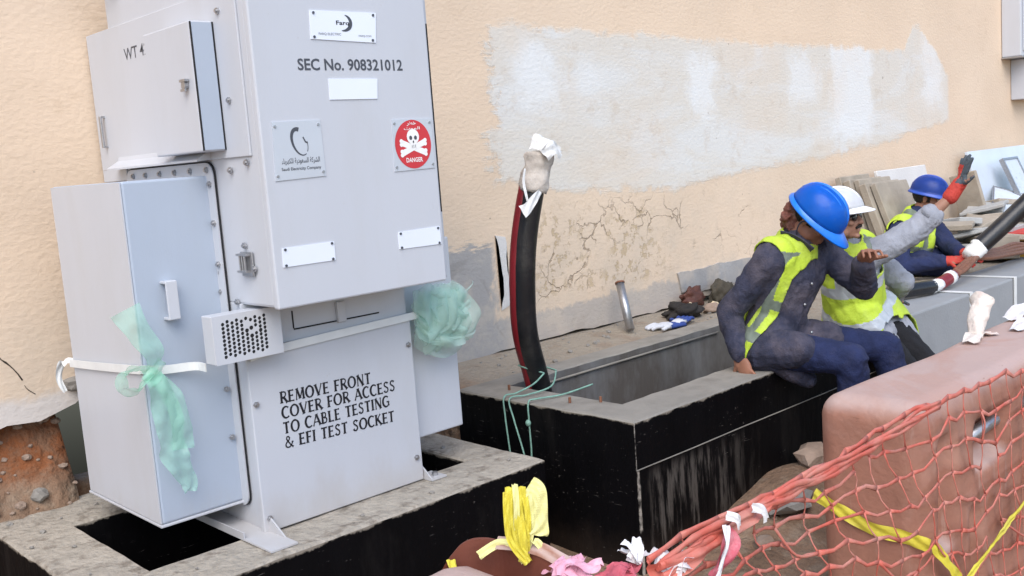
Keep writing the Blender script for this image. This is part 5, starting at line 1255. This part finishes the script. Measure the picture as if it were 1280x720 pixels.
# vest
b = B(); torso(b, .021); caps(b, J['hipR'], (4.04, 2.5, .735), .14, .10); caps(b, J['hipL'], (4.32, 2.5, .74), .137, .10)
me = remesh(b, .006, 5); folds(me, .005, 10, seed=9)
shR, shL, elR, elL = V(J['shR']), V(J['shL']), V(J['elR']), V(J['elL'])
axis_b = V(J['pelvis']); axis_t = V(J['neck'])
def tl(p):
    t = (p - axis_b).dot(axis_t - axis_b) / (axis_t - axis_b).length_squared; q = p - (axis_b + (axis_t - axis_b) * t); return t, q.x, -q.y
def keep1(p):
    t, l, f = tl(p)
    if t < -.12 or t > 1.14: return False
    if segd(p, shR + V((-.03, 0, 0)), elR)[0] < .100 or segd(p, shL, elL)[0] < .098: return False
    if (p - (axis_t + V((0, -.02, .04)))).length < .088: return False
    if l > .03 and f > -.02: return False
    return f < (.055 + .055 * max(0, min(1, t))) - .05 * max(0, .35 - t)
def m1(p):
    t, l, f = tl(p)
    e = (.055 + .055 * max(0, min(1, t))) - .05 * max(0, .35 - t)
    if e - .075 < f < e - .035 and t < .98: return 1
    if abs(t - .12) < .05: return 1
    if abs(t - .45) < .05: return 1
    return 0
cut(me, keep1, .006, m1); finish('vest', me, [HIVIS, REFLD], W1, True)
hat = hard_hat(W1, hc + hu * .022, hf, hl, hu, BLUEH, 1.05, .05, .04)
b = B(); q = hc - hf * .105 - hu * .02 - hl * .035
b.sphere(ellm(q, (hf, hl, hu), (.028, .036, .048))); b.sphere(ellm(q - hu * .05 + hf * .01, (hf, hl, hu), (.028, .045, .036)))
caps(b, hc - hf * .085 - hu * .03, hc - hf * .06 - hu * .09, .05, .055)
me = remesh(b, .006, 2); folds(me, .012, 24, seed=3); finish('neck_scarf', me, SCARF, W1, True)
b = B(); P = [hc + (hf * .07 + hl * -.086 + hu * .02), hc + (hf * -.01 + hl * -.092 + hu * -.02), hc + (hf * .0 + hl * -.07 + hu * -.09), hc + (hf * .05 + hl * -.02 - hu * .125)]
b.tube(catmull(P, 5), .0035, 6); b.build('chin_strap', NAVY, hat)

# ---- worker 2: white hat, lime vest, right arm stretched out with a red glove
J = dict(head=(4.74, 2.60, 1.28), look=(.12, -.97, .10), up=(-.05, .1, 1), neck=(4.84, 2.66, 1.135), chest=(4.96, 2.66, .96), belly=(5.0, 2.67, .80), pelvis=(5.03, 2.68, .715),
         shR=(4.83, 2.57, 1.09), shL=(5.13, 2.67, 1.06), elR=(5.10, 2.36, 1.185), wrR=(5.225, 2.195, 1.38), elL=(5.32, 2.55, .87), wrL=(5.45, 2.68, .74),
         hipR=(4.95, 2.62, .72), hipL=(5.14, 2.62, .72), knR=(5.0, 2.33, .38), knL=(5.2, 2.32, .38), anR=(5.03, 2.36, .11), anL=(5.24, 2.34, .11), toeR=(5.03, 2.2, .05), toeL=(5.26, 2.18, .05))
J['shR'] = (4.93, 2.57, 1.045)
gl = dict(wrist=(5.225, 2.19, 1.385), D=(.08, -.2, .95), N=(-.6, .5, .1), curl=.06, side=-1, spread=.5)
gl2 = dict(wrist=(5.45, 2.68, .74), D=(.7, .2, -.2), N=(0, 0, 1), curl=.6, side=-1)
W2, torso, arm, leg, (hf, hl, hu, hc) = sit_person((5.03, 2.68, .63), 'worker in white hard hat and lime vest raising a red gloved hand', J, None, None, SKIN2, GREYS, BLACKT, hands=[gl, gl2], torso_w=1.08)
b = B(); torso(b, .004); arm(b, 'R', .020, .35); arm(b, 'L', .018, .9)
caps(b, J['pelvis'], (5.03, 2.58, .63), .15, .12); caps(b, V(J['hipR']), (4.98, 2.5, .58), .12, .09); caps(b, V(J['hipL']), (5.2, 2.5, .58), .12, .09)
me = remesh(b, .0065, 4); folds(me, .007, 11, seed=14, fine=.5); shirt = finish('shirt', me, GREYS, W2, True)
b = B(); e_, w_ = V(J['elR']), V(J['wrR']); q = e_.lerp(w_, .36); d = (w_ - e_).normalized(); b.tube([q - d * .03, q + d * .012], lambda t: .062, 14); b.sub(1); b.jitter(.006, 25); b.build('rolled_cuff', GREYS, shirt, True)
b = B(); torso(b, .030); caps(b, J['pelvis'], (5.03, 2.56, .62), .178, .16); caps(b, V(J['hipR']), (4.98, 2.5, .58), .145, .115); caps(b, V(J['hipL']), (5.2, 2.5, .58), .145, .115); me = remesh(b, .0065, 4); folds(me, .006, 9, seed=19)
shR, shL, elR, elL = V(J['shR']), V(J['shL']), V(J['elR']), V(J['elL']); axis_b = V(J['pelvis']); axis_t = V(J['neck'])
def keep2(p):
    t, l, f = tl(p)
    if p.z < .555 or t > 1.12 or (p.z < .74 and p.y < 2.455): return False
    if segd(p, shR, elR)[0] < .105 or segd(p, shL, elL)[0] < .1: return False
    if (p - (axis_t + V((0, -.03, .04)))).length < .09: return False
    return True
def m2(p):
    t, l, f = tl(p)
    if .08 < t - .0 < .20 or .44 < t < .56: return 1
    d = segd(p, shR, elR)[0]
    if d < .121 and t > .6: return 2
    if t > .56 and abs(l + .10) < .022 and f > .0: return 1
    return 0
cut(me, keep2, .006, m2); finish('vest', me, [HIVIS, REFL, REFLD], W2, True)
hard_hat(W2, hc + hu * .035, hf, hl, hu, WHITEH, .98, .045, -.03)
b = B()
for sg in (-1, 1): b.sphere(ellm(hc + hf * .095 + hl * sg * .033 - hu * .002, (hf, hl, hu), (.009, .03, .02)), 14, 10); b.tube([hc + hf * .09 + hl * sg * .055 + hu * .004, hc + hf * .03 + hl * sg * .083 + hu * .004, hc - hf * .01 + hl * sg * .085], .004, 6)
b.tube([hc + hf * .102 + hl * -.012 + hu * .004, hc + hf * .102 + hl * .012 + hu * .004], .004, 6); b.build('glasses', LENS, W2)
b = B(); b.tube([hc + hf * .094 + hl * -.03 - hu * .058, hc + hf * .106 - hu * .05, hc + hf * .094 + hl * .03 - hu * .058], lambda t: .006 + .003 * sin(pi * t), 8); b.build('moustache', HAIR, W2)
def glove(per, h, m, wr, el, gr=.0115, coat=None):
    b = B(); hh = dict(h); hand_shapes(b, **hh, fr=gr); w = V(wr); d = (w - V(el)).normalized(); caps(b, w - d * .055, w + V(h['D']).normalized() * .03, .039, .036)
    me = remesh(b, .005, 2); folds(me, .002, 40)
    o = finish('glove', me, [m, coat or m], per, True)
    if coat:
        D = V(h['D']).normalized(); N = (V(h['N']) - D * V(h['N']).dot(D)).normalized(); S = N.cross(D) * h['side']; o0 = ORG[per.name]
        for f in o.data.polygons:
            p = f.center + o0 - w
            if p.dot(D) > .03 and p.dot(S) > .014: f.material_index = 1
            if p.dot(D) > .125: f.material_index = 1
    return o
glove(W2, gl, REDG, J['wrR'], J['elR'], .0125, GREYG); glove(W2, gl2, GREYG, J['wrL'], J['elL'])

# ---- worker 3: dark blue hat, kneeling behind the grey trough with red gloves
J = dict(head=(7.455, 3.36, 1.18), look=(.25, -.93, -.25), up=(0, 0, 1), neck=(7.40, 3.42, 1.03), chest=(7.38, 3.43, .86), belly=(7.37, 3.44, .72), pelvis=(7.37, 3.47, .62),
         shR=(7.15, 3.45, .95), shL=(7.53, 3.38, .97), elR=(6.93, 3.33, .72), wrR=(7.13, 3.09, .745), elL=(7.44, 3.18, .80), wrL=(7.27, 3.05, .79),
         hipR=(7.29, 3.45, .58), hipL=(7.47, 3.45, .58), knR=(7.27, 3.22, .68), knL=(7.5, 3.2, .68), anR=(7.27, 3.40, .69), anL=(7.5, 3.40, .69), toeR=(7.27, 3.5, .66), toeL=(7.5, 3.5, .66))
J['knR'] = (7.25, 3.16, .69); J['knL'] = (7.52, 3.16, .69); J['anR'] = (7.22, 3.52, .68); J['anL'] = (7.56, 3.52, .68); J['toeR'] = (7.22, 3.66, .66); J['toeL'] = (7.56, 3.66, .66)
J['pelvis'] = (7.37, 3.50, .72); J['belly'] = (7.37, 3.47, .78); J['hipR'] = (7.29, 3.48, .74); J['hipL'] = (7.46, 3.48, .74)
g1 = dict(wrist=(7.13, 3.085, .747), D=(.25, -.85, .08), N=(-.5, .0, .9), curl=.5, side=-1, size=1.12); g2 = dict(wrist=(7.27, 3.04, .79), D=(-.1, -.9, -.05), N=(.3, 0, 1), curl=.7, side=1)
W3, torso, arm, leg, (hf, hl, hu, hc) = sit_person((7.37, 3.5, .63), 'kneeling worker in dark blue hard hat handling the cable with red gloves', J, None, None, SKIN, NAVYB, NAVYB, hands=[g1, g2], voxb=.007)
b = B(); torso(b, .010)
for sd in 'RL': arm(b, sd, .020, .9)
me = remesh(b, .008, 4); folds(me, .008, 10, seed=24); finish('jacket', me, NAVYB, W3, True)
b = B(); torso(b, .027); me = remesh(b, .008, 4); folds(me, .01, 8, seed=29)
shR, shL, elR, elL = V(J['shR']), V(J['shL']), V(J['elR']), V(J['elL']); axis_b = V(J['pelvis']); axis_t = V(J['neck'])
def keep3(p):
    if segd(p, shR, elR)[0] < .095 or segd(p, shL, elL)[0] < .095: return False
    if (p - (axis_t + V((0, -.03, .04)))).length < .09: return False
    return True
def m3(p):
    t, l, f = tl(p); return 1 if .28 < t < .42 or (t > .42 and abs(abs(l) - .10) < .022) else 0
cut(me, keep3, .006, m3); finish('vest', me, [HIVIS, REFLD], W3, True)
hard_hat(W3, hc + hu * .035, hf, hl, hu, BLUEH2, 1.02, .05, .0)
glove(W3, g1, REDG, J['wrR'], J['elR'], .013); glove(W3, g2, REDG, J['wrL'], J['elL'], .013)

# ================================================================== LIGHT
w = bpy.data.worlds.new('World'); sc.world = w; w.use_nodes = True
N = w.node_tree.nodes; L = w.node_tree.links
sky = N.new('ShaderNodeTexSky'); sky.sky_type = 'NISHITA'; sky.sun_disc = False
sd = V((-.58, -.60, .95)).normalized()
sky.sun_elevation = math.asin(sd.z); sky.sun_rotation = math.atan2(sd.x, sd.y); sky.air_density = 1.0; sky.dust_density = 1.2
L.new(sky.outputs[0], N['Background'].inputs[0]); N['Background'].inputs[1].default_value = .12
sl = bpy.data.lights.new('sun', 'SUN'); sl.energy = 1.1; sl.angle = R(50); sl.color = (1, .97, .92)
so = bpy.data.objects.new('sun', sl); COL.objects.link(so); so.rotation_euler = (-sd).to_track_quat('-Z', 'Y').to_euler(); so.location = (-4, -4, 8)
vs = sc.view_settings; vs.view_transform = 'Standard'; vs.look = 'None'; vs.gamma = 1; vs.exposure = 1.2; vs.use_curve_mapping = False
sc.cycles.use_denoising = True
